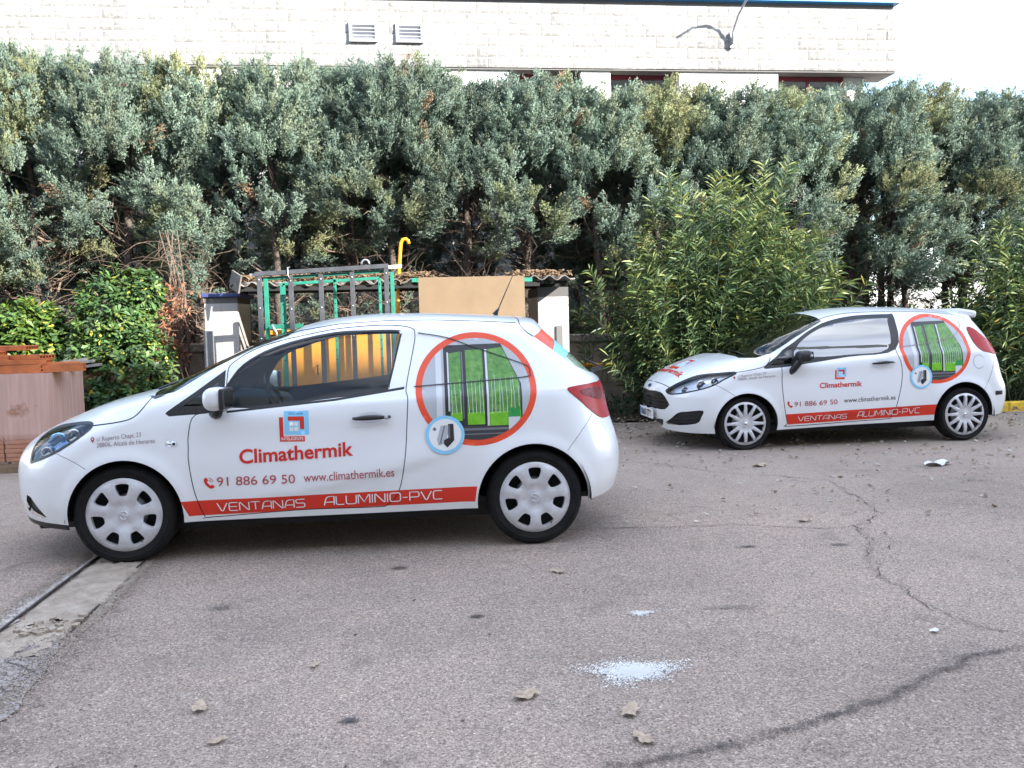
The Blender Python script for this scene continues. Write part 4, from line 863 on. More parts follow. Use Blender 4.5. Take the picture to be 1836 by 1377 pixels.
FIESTA = CarSurface(
    top=[(-.825,.55),(-.80,.64),(-.75,.70),(-.66,.765),(-.5,.845),(-.3,.915),(-.1,.962),(.04,.99),(.2,1.08),(.5,1.245),(.8,1.375),
         (1.0,1.43),(1.3,1.463),(1.6,1.475),(2.0,1.465),(2.4,1.435),(2.68,1.40),(2.75,1.36),(2.80,1.29),(2.87,1.18),(2.95,1.05),
         (3.0,.96),(3.03,.86),(3.07,.70),(3.12,.58),(3.135,.48)],
    bot=[(-.825,.535),(-.823,.46),(-.815,.37),(-.785,.25),(-.7,.19),(-.5,.18),(.35,.20),(1.2,.225),(2.1,.24),(2.75,.27),(2.95,.28),(3.07,.32),(3.12,.40),(3.135,.46)],
    prof=[(.15,.815),(.25,.835),(.38,.852),(.6,.861),(.8,.855),(.93,.835),(1.02,.80),(1.1,.77),(1.3,.675),(1.40,.63),(1.48,.59)],
    front_r=([.9,1.1],[.58,.30],[2.2,3.0]), rear_r=([.95,1.12],[.36,.30],[2.8,2.8]),
    roof=([.3,.9,2.5,2.75],[.02,.15,.13,.03],2.2),
    creases=[([(-.1,.80),(.8,.86),(1.8,.95),(2.8,1.0)],.014,.04,.09),([(.5,.33),(1.2,.36),(2.1,.42)],.010,.10,.035)],
    arches=[(-.005,.27,.33),(2.42,.29,.36)], taper=(.03,.1,.05,2.1))
# ------------------------------------------------------------------ car building
from mathutils.kdtree import KDTree
M_PAINT = mat('white_paint', (.78, .79, .81), .30, coat=.7, spec=.5, dirt=((.30, .26, .22), .62, .34))
M_BLACKP = mat('black_plastic', (.012, .012, .014), .42)
M_RUBBER = mat('rubber', (.006, .006, .007), .85, spec=.25, col2=(.016, .015, .0145), vscale=9, vdet=7, bump=.15, bscale=60)
M_SEAMD = mat('panel_gap', (.05, .05, .055), .8)
M_TRIM = mat('dark_trim', (.022, .022, .024), .8)
M_SEATF = mat('seat_fabric', (.03, .031, .035), .9, var=.2, vscale=20)
M_HUB = mat('silver_hubcap', (.50, .49, .50), .36, .25, col2=(.66, .66, .69), vscale=14, vdet=7)
M_CHROME = mat('chrome', (.75, .76, .78), .12, 1)
M_GLASS = glass_mat('car_glass', (.84, .90, .88), 0, 1.5); M_TINTGLASS = glass_mat('mirror_tint_glass', (.14, .17, .21), 0, 2.9); M_SCREEN = glass_mat('windscreen_glass', (.62, .72, .70)); M_DARKGLASS = glass_mat('dark_glass', (.10, .12, .13))
M_LENS = glass_mat('lamp_lens', (.96, .97, .98), 0, 1.45); M_BLUEREF = mat('blue_reflector', (.35, .55, .85), .12, .9)
M_RED = mat('red_lens', (.36, .002, .010), .3, spec=.25); M_REDD = mat('dark_red_lens', (.14, .001, .004), .3, spec=.25)
M_VRED = mat('vinyl_red', (.62, .030, .012), .38); M_VORANGE = mat('vinyl_orange', (.78, .075, .025), .38); M_VTEXT = mat('vinyl_text_red', (.60, .018, .012), .4)
M_VGREY = mat('vinyl_grey_text', (.30, .22, .24), .45); M_VDRED = mat('vinyl_dark_red', (.40, .06, .06), .45); M_VCHAR = mat('vinyl_charcoal', (.10, .075, .08), .45)
M_VBLUE = mat('vinyl_light_blue', (.25, .60, .86), .38); M_VWHITE = mat('vinyl_white', (.78, .78, .78), .4)
M_P = dict(wall=mat('print_wall', (.42, .44, .47), .35), pale=mat('print_pale', (.62, .63, .66), .35), frame=mat('print_frame', (.022, .022, .026), .35), mid=mat('print_mid', (.16, .16, .18), .35),
           trees=mat('print_trees', (.035, .17, .02), .35, col2=(.16, .36, .07), vscale=26, vdet=8), grass=mat('print_grass', (.12, .42, .01), .35, col2=(.22, .55, .03), vscale=18),
           birch=mat('print_birch', (.58, .62, .58), .35), sill=mat('print_sill', (.04, .04, .045), .35), plant=mat('print_plant', (.02, .28, .06), .35))

def inside(P, poly):
    P = np.asarray(P, float); x, y = P[:, 0], P[:, 1]; c = np.zeros(len(P), bool); n = len(poly)
    for i in range(n):
        (x1, y1), (x2, y2) = poly[i], poly[i-1]
        k = ((y1 > y) != (y2 > y)); c ^= k & (x < (x2-x1)*(y-y1)/((y2-y1) if y2 != y1 else 1e-12)+x1)
    return c
def dens(pts, step, closed=True):
    o = []; n = len(pts)
    for i in range(n if closed else n-1):
        a, b = np.array(pts[i], float), np.array(pts[(i+1) % n], float); k = max(1, int(math.ceil(np.linalg.norm(b-a)/step)))
        o += [tuple(a+(b-a)*j/k) for j in range(k)]
    if not closed: o.append(tuple(pts[-1]))
    return o
def smooth_poly(pts, closed=True, n=6):
    """Catmull-Rom through the points"""
    P = [np.array(p, float) for p in pts]; o = []; N = len(P)
    for i in range(N if closed else N-1):
        p0, p1, p2, p3 = (P[(i-1) % N] if closed or i else P[0]), P[i], P[(i+1) % N], (P[(i+2) % N] if closed or i < N-2 else P[-1])
        for k in range(n):
            t = k/n; o.append(tuple(.5*((2*p1)+(-p0+p2)*t+(2*p0-5*p1+4*p2-p3)*t*t+(-p0+3*p1-3*p2+p3)*t**3)))
    if not closed: o.append(tuple(P[-1]))
    return o
def offset_line(pts, d):
    P = np.array(pts, float); T = np.gradient(P, axis=0); T /= np.linalg.norm(T, axis=1, keepdims=True)+1e-9
    return [tuple(p) for p in P+np.stack([-T[:, 1], T[:, 0]], 1)*d]
def band(pts, w): return offset_line(pts, w/2)+offset_line(pts, -w/2)[::-1]
def circle(cx, cz, rx, rz=None, n=64, a0=0, a1=2*math.pi):
    rz = rz or rx; full = abs(a1-a0-2*math.pi) < 1e-6
    return [(cx+rx*math.cos(a), cz+rz*math.sin(a)) for a in np.linspace(a0, a1, n, endpoint=not full)]
def cdt(loops, grid, eps=1e-6, clear=.012):
    """constrained Delaunay triangles over loops (closed point lists) plus free grid points; returns verts, tris"""
    vs, es = [], []
    for lp in loops:
        n = len(vs); vs += [tuple(p) for p in lp]; es += [(n+i, n+(i+1) % len(lp)) for i in range(len(lp))]
    kd = KDTree(len(vs))
    for i, v in enumerate(vs): kd.insert((v[0], v[1], 0), i)
    kd.balance()
    for g in grid:
        if kd.find((g[0], g[1], 0))[2] > clear: vs.append(tuple(g))
    r = geometry.delaunay_2d_cdt([Vector(v) for v in vs], es, [], 0, eps)
    return np.array([(v.x, v.y) for v in r[0]]), np.array([tuple(f) for f in r[2] if len(f) == 3])

class Shell:
    """cuts one car surface into panels; x back from the front axle, z up, near side y < 0"""
    NZ = 260
    def __init__(s, surf):
        s.S = surf; s.x0, s.x1 = surf.x0, surf.x1; xx = np.linspace(s.x0, s.x1, 4000); k, d = 8., .03
        s.xx = xx; s.uu = (xx-s.x0)+k*d*(1-np.exp(-(xx-s.x0)/d))+k*d*np.exp(-(s.x1-xx)/d); s.uu -= s.uu[0]; s.U = s.uu[-1]; s.V = 2.0
        s.cz = (1-np.cos(np.pi*np.arange(s.NZ)/(s.NZ-1)))/2
    def table(s, x):
        zb, zt = s.S.zbot(x), s.S.ztop(x); Z = zb[:, None]+np.maximum(zt-zb, 1e-4)[:, None]*s.cz[None]
        W = s.S.w(np.repeat(x[:, None], s.NZ, 1), Z); A = np.concatenate([np.zeros((len(x), 1)), np.cumsum(np.hypot(np.diff(Z, axis=1), np.diff(W, axis=1)), 1)], 1)
        return Z, W, A/A[:, -1:]
    def to_uv(s, P):
        P = np.asarray(P, float); x = np.clip(P[:, 0], s.x0, s.x1); Z, W, A = s.table(x)
        t = np.array([np.interp(z, Zr, Ar) for z, Zr, Ar in zip(P[:, 1], Z, A)]); return np.stack([np.interp(x, s.xx, s.uu), t*s.V], 1)
    def to_xz(s, UV):
        x = np.interp(UV[:, 0], s.uu, s.xx); Z, W, A = s.table(x); t = np.clip(UV[:, 1]/s.V, 0, 1)
        return np.stack([x, np.array([np.interp(q, Ar, Zr) for q, Zr, Ar in zip(t, Z, A)])], 1)
    def normal(s, x, z):
        e = 1.5e-3; x = np.clip(x, s.x0+3e-3, s.x1-3e-3); zt = s.S.ztop(x); zb = s.S.zbot(x); z = np.clip(z, zb+.002, np.maximum(zt-.0025, zb+.003))
        wx = (s.S.w(x+e, z)-s.S.w(x-e, z))/(2*e); wz = (s.S.w(x, z+e)-s.S.w(x, z-e))/(2*e); n = np.stack([-wx, np.ones_like(wx), -wz], 1); return unit(n)
    def lift(s, P, d=0.0):
        """3D points (near side) for (x, z), raised by d along the normal, and normals"""
        P = np.asarray(P, float); w = s.S.w(P[:, 0], P[:, 1]); n = s.normal(P[:, 0], P[:, 1]); n = n*np.array([1, -1, 1])
        return np.stack([P[:, 0], -w, P[:, 1]], 1)+n*d, n
    def cut(s, loops, classes, du=.034, dv=.032):
        """loops: closed (x,z) outlines acting as cuts; classes: [(name, poly or function)], first hit wins"""
        lps = [[(0, 0), (s.U, 0), (s.U, s.V), (0, s.V)]]; lps[0] = dens(lps[0], .04)
        for lp in loops:
            q = s.to_uv(dens(lp, .022)); keep = [q[0]]
            for p in q[1:]:
                if np.hypot(*(p-keep[-1])) > 1e-3: keep.append(p)
            if len(keep) > 2: lps.append([tuple(p) for p in keep])
        gu, gv = np.meshgrid(np.arange(du, s.U, du), np.arange(dv, s.V, dv)); UV, T = cdt(lps, np.stack([gu.ravel(), gv.ravel()], 1), 1e-5, .014)
        XZ = s.to_xz(UV); c = XZ[T].mean(1); cu = UV[T].mean(1); cz = s.to_xz(cu); cls = np.full(len(T), -1)
        for i, (nm, pr) in enumerate(classes):
            h = pr(cz) if callable(pr) else inside(cz, pr); cls[(cls < 0) & h] = i
        s.XZ, s.T, s.cls, s.names = XZ, T, cls, [c_[0] for c_ in classes]; s.P, s.N = s.lift(XZ)
        s.N[s.P[:, 1] > -.004, 1] = 0; s.N = unit(s.N); return s
    def panel(s, name, which, m, parent, sides=(-1,), d=0.0, **tg):
        """mesh of the faces of one class (or several) on the given sides"""
        ids = [i for i, n in enumerate(s.names) if n in ([which] if isinstance(which, str) else which)]; T = s.T[np.isin(s.cls, ids)]
        if not len(T): print('empty panel', name, which); return None
        u, inv = np.unique(T, return_inverse=True); T = inv.reshape(-1, 3); P = s.P[u]+s.N[u]*d; N = s.N[u]; VV, TT, NN = [], [], []
        a = np.cross(P[T[:, 1]]-P[T[:, 0]], P[T[:, 2]]-P[T[:, 0]]); flip = (a*N[T[:, 0]]).sum(1) < 0; T = np.where(flip[:, None], T[:, ::-1], T); n = 0
        for sd_ in sides:
            f = np.array([1, 1 if sd_ < 0 else -1, 1]); VV.append(P*f); NN.append(N*f); TT.append((T if sd_ < 0 else T[:, ::-1])+n); n += len(P)
        me = mesh_tris(name, np.vstack(VV), np.vstack(TT), None, True)
        me.normals_split_custom_set_from_vertices([tuple(v) for v in np.vstack(NN)]); return link(name, me, m, parent, **tg)

def patch(sh, name, poly, m, parent, d, grid=.03, holes=()):
    """flat print or trim: an (x,z) outline laid on the near side of the shell"""
    lp = dens(poly, .02); b = np.array(lp); g = np.stack(np.meshgrid(np.arange(b[:, 0].min(), b[:, 0].max(), grid), np.arange(b[:, 1].min(), b[:, 1].max(), grid)), -1).reshape(-1, 2)
    g = g[inside(g, lp)] if len(g) else g; hs = [dens(h, .02) for h in holes]; V, T = cdt([lp]+hs, g, 1e-6, grid*.3); c = V[T].mean(1); k = inside(c, lp)
    for h in hs: k &= ~inside(c, h)
    P, N = sh.lift(V, d); T = T[k]
    if not len(T): return None
    a = np.cross(P[T[:, 1]]-P[T[:, 0]], P[T[:, 2]]-P[T[:, 0]]); fl = (a*N[T[:, 0]]).sum(1) < 0; T = np.where(fl[:, None], T[:, ::-1], T)
    return link(name, mesh_tris(name, P, T, None, True), m, parent)
def text_mesh(body, bold=0.0, italic=0.0):
    cu = bpy.data.curves.new('t', 'FONT'); cu.body = body; cu.size = 1; cu.offset = bold; cu.shear = italic; cu.resolution_u = 4
    o = bpy.data.objects.new('t', cu); SC.collection.objects.link(o); bpy.context.view_layer.update()
    me = bpy.data.meshes.new_from_object(o.evaluated_get(bpy.context.evaluated_depsgraph_get())); bpy.data.objects.remove(o); bpy.data.curves.remove(cu)
    bm = bmesh.new(); bm.from_mesh(me); bmesh.ops.triangulate(bm, faces=bm.faces); V = np.array([v.co[:2] for v in bm.verts]); T = np.array([[v.index for v in f.verts] for f in bm.faces]); bm.free(); bpy.data.meshes.remove(me)
    return V, T
def place2d(sh, name, V, T, p0, p1, h, m, parent, d, mapper=None):
    """V in text units (cap height .70 for letters) stretched between p0 and p1 with letter height h"""
    V = V.copy(); w = V[:, 0].max()-V[:, 0].min(); V[:, 0] = (V[:, 0]-V[:, 0].min())/w; p0, p1 = np.array(p0), np.array(p1)
    Q = p0+V[:, :1]*(p1-p0)+V[:, 1:]*h*np.array([[0, 1]])
    if mapper: P, N = mapper(Q)
    else: P, N = sh.lift(Q, d)
    a = np.cross(P[T[:, 1]]-P[T[:, 0]], P[T[:, 2]]-P[T[:, 0]]); fl = (a*N[T[:, 0]]).sum(1) < 0; T = np.where(fl[:, None], T[:, ::-1], T)
    return link(name, mesh_tris(name, P, T, None, True), m, parent)
def lettering(sh, body, p0, p1, h, m, parent, d=.0032, bold=0.0, mapper=None, name='lettering', capscale=1.45):
    V, T = text_mesh(body, bold); V[:, 1] *= capscale; return place2d(sh, name, V, T, p0, p1, h, m, parent, d, mapper)
# wide single-line letters of the side stripe, drawn as strokes on a 1 x 1 cell
STROKE = {'V': (1.0, [[(0, 1), (.42, .04), (.5, 0), (.58, .04), (1, 1)]]), 'E': (.85, [[(.85, 1), (.18, 1), (.05, .95), (0, .82), (0, .18), (.05, .05), (.18, 0), (.85, 0)], [(.02, .5), (.78, .5)]]),
          'N': (.95, [[(0, 0), (0, 1), (.08, 1), (.87, 0), (.95, 0), (.95, 1)]]), 'T': (.9, [[(0, 1), (.9, 1)], [(.45, 1), (.45, 0)]]),
          'A': (.95, [[(0, 0), (.13, .60), (.24, .88), (.44, 1), (.95, 1), (.95, 0)], [(.07, .34), (.95, .34)]]), 'S': (.9, [[(.9, 1), (.16, 1), (.03, .93), (0, .78), (.03, .6), (.16, .52), (.74, .52), (.87, .44), (.9, .26), (.87, .08), (.74, 0), (0, 0)]]),
          'L': (.75, [[(0, 1), (0, .18), (.05, .05), (.18, 0), (.75, 0)]]), 'U': (.95, [[(0, 1), (0, .2), (.06, .05), (.2, 0), (.75, 0), (.89, .05), (.95, .2), (.95, 1)]]),
          'M': (1.1, [[(0, 0), (0, 1), (.1, 1), (.55, .15), (1.0, 1), (1.1, 1), (1.1, 0)]]), 'I': (.1, [[(.05, 0), (.05, 1)]]), 'O': (1.0, [[(.2, 0), (.06, .05), (0, .2), (0, .8), (.06, .95), (.2, 1), (.8, 1), (.94, .95), (1, .8), (1, .2), (.94, .05), (.8, 0), (.2, 0)]]),
          '-': (.5, [[(.02, .42), (.48, .42)]]), 'P': (.9, [[(0, 0), (0, 1), (.72, 1), (.86, .94), (.9, .8), (.9, .6), (.86, .46), (.72, .4), (.05, .4)]]), 'C': (.85, [[(.85, 1), (.18, 1), (.05, .95), (0, .82), (0, .18), (.05, .05), (.18, 0), (.85, 0)]])}
def stroke_text(body, t=.055, gap=.2, asp=.86):
    x = 0; VV, TT, n = [], [], 0
    for ch in body:
        if ch == ' ': x += .9; continue
        w, lines = STROKE[ch]
        for ln in lines:
            P = np.array(ln, float); P[:, 0] += x; L_ = offset_line(P, t); R_ = offset_line(P, -t); V = np.array([q for pr in zip(L_, R_) for q in pr])
            VV.append(V); TT += [[n+2*i+a for a in tr] for i in range(len(P)-1) for tr in ((0, 1, 3), (0, 3, 2))]; n += len(V)
        x += w+gap
    V = np.vstack(VV); return V, np.array(TT)
def clip_disc(poly, n=72, r=1.0):
    out = [tuple(p) for p in poly]
    for k in range(n):
        a = 2*math.pi*(k+.5)/n; nx, ny = math.cos(a), math.sin(a); lim = r*math.cos(math.pi/n); src, out = out, []
        for i in range(len(src)):
            p, q = src[i-1], src[i]; dp, dq = p[0]*nx+p[1]*ny-lim, q[0]*nx+q[1]*ny-lim
            if (dp < 0) != (dq < 0): t = dp/(dp-dq); out.append((p[0]+(q[0]-p[0])*t, p[1]+(q[1]-p[1])*t))
            if dq <= 0: out.append(q)
        if not out: return out
    return out
def round_sticker(sh, root, quad, small, ln):
    """printed balcony-door picture in an orange ring; quad maps the unit disc to (x, z)"""
    cx, cz, rx, rz = quad; A = lambda a, b: ((a-898)/311, -(b-450)/292)
    st = patch(sh, 'round_sticker', circle(cx, cz, rx, rz, 96), M_VORANGE, root, .0012, .022, [circle(cx, cz, rx*.89, rz*.89, 90)])
    def lay(pl, m, d, r=.895):
        pl = clip_disc(pl, 72, r)
        if len(pl) > 2: patch(sh, 'printed_layer', [(cx+p*rx, cz+q*rz) for p, q in pl], M_P[m], st, d*1.6-.0016, .024)
    box = lambda a0, b0, a1, b1: [A(a0, b0), A(a1, b0), A(a1, b1), A(a0, b1)]
    lay([(1.2*math.cos(t), 1.2*math.sin(t)) for t in np.linspace(0, 6.283, 40)[:-1]], 'wall', .0020)
    lay(box(692, 200, 722, 620), 'pale', .0026); lay(box(560, 380, 690, 640), 'pale', .0024) if 0 else None
    lay([A(735, 225), A(1035, 220), A(1130, 430), A(1130, 660), A(735, 660)], 'frame', .0027)
    lay([A(730, 640), A(1140, 640), A(1140, 760), A(640, 760)], 'sill', .0029); lay(box(735, 650, 1060, 662), 'mid', .0033); lay(box(735, 678, 1060, 684), 'mid', .0033)
    for g in ([A(762, 268), A(822, 258), A(822, 610), A(762, 600)], [A(848, 252), A(936, 250), A(936, 632), A(848, 626)], [A(962, 250), A(1042, 240), A(1122, 425), A(1122, 640), A(962, 638)]):
        lay(g, 'trees', .0031)
        xs = [p[0] for p in g]; y0 = A(0, 570)[1]; yb = min(p[1] for p in g); lay([(min(xs), y0), (max(xs), y0+.015), (max(xs), yb), (min(xs), yb)], 'grass', .0036)
    rg = np.random.default_rng(ln)
    for a in list(np.linspace(770, 815, 3))+list(np.linspace(856, 930, 5))+list(np.linspace(972, 1112, 8)):
        t0 = 395+rg.uniform(-20, 20); k = rg.uniform(-10, 6); lay([A(a+k, t0), A(a+k+1.6, t0), A(a+3.2, 575), A(a, 575)], 'birch', .0041)
    lay(box(949, 250, 960, 640), 'pale', .0041); lay(box(826, 262, 832, 600), 'mid', .0041); lay(box(752, 262, 760, 560), 'pale', .0041)
    lay(box(1057, 596, 1116, 672), 'pale', .0044); lay([A(1056, 598), A(1060, 545), A(1086, 556), A(1116, 545), A(1118, 598)], 'plant', .0046)
    sx, sz, sr, srz = small; s2 = patch(sh, 'profile_sticker', circle(sx, sz, sr, srz, 48), M_VBLUE, root, .0070)
    q = lambda pl: [(sx+a*sr, sz+b*srz) for a, b in pl]
    patch(sh, 'printed_layer', q(circle(0, 0, .83, .83, 40)), M_VWHITE, s2, .0078)
    patch(sh, 'printed_layer', q([(-.22, .48), (.30, .50), (.0, -.42), (-.35, -.55), (-.42, -.25)]), M_P['wall'], s2, .0086); patch(sh, 'printed_layer', q([(-.05, .48), (.02, .48), (-.22, -.45), (-.28, -.4)]), M_P['mid'], s2, .0092)
    patch(sh, 'printed_layer', q([(.16, .56), (.44, .56), (.46, -.30), (.10, -.66), (-.06, -.50), (-.08, -.30), (.16, -.15)]), M_P['frame'], s2, .0094); patch(sh, 'printed_layer', q([(.18, .5), (.25, .5), (.25, -.2), (.18, -.15)]), M_P['mid'], s2, .0100)
    patch(sh, 'printed_layer', q([(-.53, .42), (-.42, .31), (-.53, .20), (-.64, .31)]), M_P['mid'], s2, .0088)
    return st
def logo(sh, root, x, z, w, h, sl, words=True, mapper=None):
    """red corner and light blue square with a window, as printed on the door"""
    q = lambda a, b: (x+a*w, z+b*h+sl*a*w)
    base = patch(sh, 'logo', [q(0, .16), q(.13, .16), q(.13, .80), q(0, .80)], M_VRED, root, .0016)
    patch(sh, 'logo_square', [q(.17, .22), q(1.0, .22), q(1.0, 1.0), q(.17, 1.0)], M_VBLUE, base, .0016)
    patch(sh, 'logo_corner', [q(.30, .68), q(.70, .68), q(.70, .40), q(.84, .40), q(.84, .82), q(.30, .82)], M_VRED, base, .0022)
    patch(sh, 'logo_window', [q(.34, .34), q(.64, .34), q(.64, .64), q(.34, .64)], M_VWHITE, base, .0022); patch(sh, 'logo_bar', [q(.475, .34), q(.505, .34), q(.505, .64), q(.475, .64)], M_VBLUE, base, .0027); patch(sh, 'logo_bar', [q(.34, .475), q(.64, .475), q(.64, .505), q(.34, .505)], M_VBLUE, base, .0027)
    patch(sh, 'logo_band', [q(0, 0), q(.85, 0), q(.85, .17), q(0, .17)], M_VRED, base, .0022)
    if words:
        lettering(sh, 'INTELIGENTE', q(.05, .045), q(.80, .045), .09*h, M_VWHITE, base, .0028, .01); lettering(sh, 'VENTANA', q(.30, .875), q(.82, .875), .075*h, mat('logo_blue', (.05, .15, .35), .4), base, .0028)
    return base
def wheel(root, x, y, side, Rw, wd, kind, zc):
    """axis along y; the outer face looks to -y (near side)"""
    w = empty('wheel', (x, y, zc)); w.parent = root
    if side > 0: w.rotation_euler = (0, 0, math.pi)
    rim = .224 if kind == 'seven' else .228; fs_ = rim/.2055
    h = wd/2; pr = [(rim-.012, -h+.02), (rim+.004, -h+.006), (rim+.02, -h+.002), (rim+.030, -h-.001), (rim+.032, -h-.004), (rim+.036, -h-.004), (rim+.038, -h-.001), (Rw-.032, -h-.001), (Rw-.028, -h-.003), (Rw-.018, -h+.006), (Rw-.006, -h+.018), (Rw, -h+.035)]
    n = 5; 
    for k in range(n):
        a = -h+.035+(2*h-.07)*(k+.35)/n; pr += [(Rw, a), (Rw-.007, a+.003), (Rw-.007, a+.009), (Rw, a+.012)]
    pr += [(Rw, h-.035), (Rw-.02, h-.006), (rim+.02, h-.002), (rim-.012, h-.02), (rim-.02, 0), (rim-.012, -h+.02)]
    ty = MB().lathe(pr, n=72).build('tyre', M_RUBBER, w)
    MB().lathe([(rim-.01, -h+.03), (rim-.035, -h+.045), (rim-.045, .0), (.0, .0)], n=48).build('rim', mat('dark_rim', (.03, .03, .032), .6, .3) if 'dark_rim' not in bpy.data.materials else bpy.data.materials['dark_rim'], w)
    MB().lathe([(.0, -.012), (.115, -.012), (.118, -.004), (.118, .0)], n=32).build('brake_disc', M_GALV, w)
    # hubcap plate with real openings
    nsp = 7 if kind == 'seven' else 12; holes = []
    for k in range(nsp):
        a = 2*math.pi*k/nsp+math.pi/2+(0 if kind == 'seven' else math.pi/nsp)
        if kind == 'seven': pl = smooth_poly([(.110, -.020), (.106, .0), (.110, .020), (.142, .034), (.166, .036), (.172, .020), (.173, 0), (.172, -.020), (.166, -.036), (.142, -.034)], True, 3)
        else: pl = smooth_poly([(.082, .0), (.105, .011), (.150, .027), (.178, .034), (.184, .018), (.184, 0), (.184, -.018), (.178, -.034), (.150, -.027), (.105, -.011)], True, 3)
        holes.append([(fs_*(r_*math.cos(a)-t_*math.sin(a)), fs_*(r_*math.sin(a)+t_*math.cos(a))) for r_, t_ in pl])
    out = circle(0, 0, rim, n=72); g = [(r_*math.cos(a), r_*math.sin(a)) for r_ in np.arange(.02, rim, .013) for a in np.linspace(0, 6.283, max(6, int(r_*300)), endpoint=False)]
    V, T = cdt([out]+holes, g, 1e-6, .006); c = V[T].mean(1); k = np.hypot(c[:, 0], c[:, 1]) < rim
    for hl in holes: k &= ~inside(c, hl)
    T = T[k]
    def dep(V):
        r_ = np.hypot(V[:, 0], V[:, 1])/fs_; an = np.arctan2(V[:, 1], V[:, 0])
        d = np.interp(r_, [0, .030, .034, .062, .09, .15, .188, .200, rim], [-.010, -.010, -.004, -.005, -.016, -.020, -.012, -.002, .010])
        sp = np.cos(an*nsp-math.pi/2*nsp + (math.pi if kind == 'seven' else 0))
        return d - (.006 if kind == 'seven' else .007)*np.clip(sp, -1, 1)*np.clip((r_-.05)/.05, 0, 1)*np.clip((.195-r_)/.02, 0, 1)
    y = -h+.012+dep(V); P = np.stack([V[:, 0], y, V[:, 1]], 1); F = [tuple(t) for t in T]; VV = [tuple(p) for p in P]
    for hl in [out]+holes:
        H = np.array(hl); yy = -h+.012+dep(H); n0 = len(VV); m_ = len(H); VV += [(p[0], q, p[1]) for p, q in zip(H, yy)]+[(p[0]*.985, q+.022, p[1]*.985) for p, q in zip(H, yy)]
        F += [(n0+i, n0+(i+1) % m_, n0+m_+(i+1) % m_, n0+m_+i) for i in range(m_)]
    me = mesh('hubcap', VV, F); bm = bmesh.new(); bm.from_mesh(me); bmesh.ops.recalc_face_normals(bm, faces=bm.faces); bm.to_mesh(me); bm.free()
    me.polygons.foreach_set('use_smooth', [i < len(T) for i in range(len(F))]); hc = link('hubcap', me, M_HUB, w)
    yc = -h+.012-.011; MB().lathe([(.022, yc+.001), (.024, yc-.002), (.026, yc+.001)], n=32).build('emblem_ring', M_CHROME, hc) if 0 else None
    e_ = MB(); e_.lathe([(.0225, yc), (.0245, yc-.003), (.0265, yc)], (0, 0, 0), 'y', 32)
    if kind == 'seven': e_.tube([(-.021, yc-.002, .004), (-.002, yc-.002, .004), (.004, yc-.002, -.004), (.021, yc-.002, -.004)], .0022, 6)
    else: e_.lathe([(0, yc-.002), (.015, yc-.002), (.016, yc)], (0, 0, 0), 'y', 20)
    e_.build('emblem', M_CHROME, w)
    v_ = MB().tube([(.10, -h-.004, -.165), (.094, -h-.012, -.155)], .004, 6).build('valve', M_BLACKP, w)
    return w
def arch_liner(root, x, z, r, ys, name='arch_liner'):
    for s in (-1, 1):
        m_ = MB(); pts = circle(x, z, r+.004, n=28, a0=-.06, a1=math.pi+.06); n = len(m_.v); y0, y1 = s*ys, s*.50
        vs = [(p[0], y0, p[1]) for p in pts]+[(p[0], y1, p[1]) for p in pts]; m_.add(vs, [(i, i+1, i+29, i+28) for i in range(27)]+[tuple(range(28, 56))]); m_.build(name, M_TRIM, root)
def rounded_box(name, sx, sy, sz, m, parent, loc, rot=(0, 0, 0), bev=.05, seg=4, **t):
    bm = bmesh.new(); bmesh.ops.create_cube(bm, size=1); bmesh.ops.scale(bm, vec=(sx, sy, sz), verts=bm.verts); bmesh.ops.bevel(bm, geom=list(bm.edges), offset=bev, segments=seg, affect='EDGES', profile=.5)
    me = bpy.data.meshes.new(name); bm.to_mesh(me); bm.free(); me.polygons.foreach_set('use_smooth', [True]*len(me.polygons)); return link(name, me, m, parent, loc, rot, **t)
def interior(root, seat_z=.98, rear=True):
    rounded_box('dashboard', .42, 1.30, .26, M_TRIM, root, (.62, 0, .80), (0, R(8), 0), .07)
    sw = MB(); c = Vector((.90, -.36, .86)); Rm = Matrix.Rotation(R(-26), 4, 'Y'); pts = [c+Rm @ Vector((0, .18*math.cos(a), .18*math.sin(a))) for a in np.linspace(0, 2*math.pi, 33)]
    sw.tube(pts, .014, 8, False)
    for a in (0, math.pi, -math.pi/2): sw.tube([c, c+Rm @ Vector((0, .175*math.cos(a), .175*math.sin(a)))], .014, 6)
    sw.lathe([(0, -.02), (.06, -.015), (.065, .015), (0, .03)], c, 'x', 16); sw.tube([c, c+Vector((-.2, 0, -.06))], .03, 8); sw.build('steering_wheel', M_BLACKP, root)
    for y in (-.36, .36):
        st = rounded_box('seat', .52, .50, .18, M_SEATF, root, (1.28, y, .50), (0, R(-6), 0), .07)
        b = rounded_box('backrest', .15, .47, .62, M_SEATF, st, (.34, 0, .30), (0, R(34), 0), .06)
    MB().box(1.9, 1.93, -.66, .66, .3, .95).build('bulkhead', M_TRIM, root); MB().box(.3, 2.9, -.72, .72, .27, .30).build('cabin_floor', M_TRIM, root)
    MB().tube([(.62, 0, 1.27), (.66, 0, 1.24)], .01, 6).build('mirror_stem', M_BLACKP, root); rounded_box('rear_view_mirror', .03, .22, .06, M_BLACKP, root, (.68, 0, 1.225), bev=.012)
def underbody(root, sh, arches, x0=-.55, x1=2.98, z=.215):
    MB().box(x0+.25, x1-.25, -.62, .62, z-.055, z+.04).build('underbody', M_TRIM, root); MB().box(-.40, .30, -.48, .48, .26, .74).build('engine_light_block', M_TRIM, root)  # the box in the engine bay is plain bulk added to block light
    MB().tube([(.3, .2, .19), (2.3, .25, .19), (2.75, .45, .2), (3.05, .5, .24)], .03, 8).build('exhaust', M_GALV, root)
    for x in (0, 2.5): MB().tube([(x, -.66, .28), (x, .66, .28)], .04, 8).build('axle', M_TRIM, root)
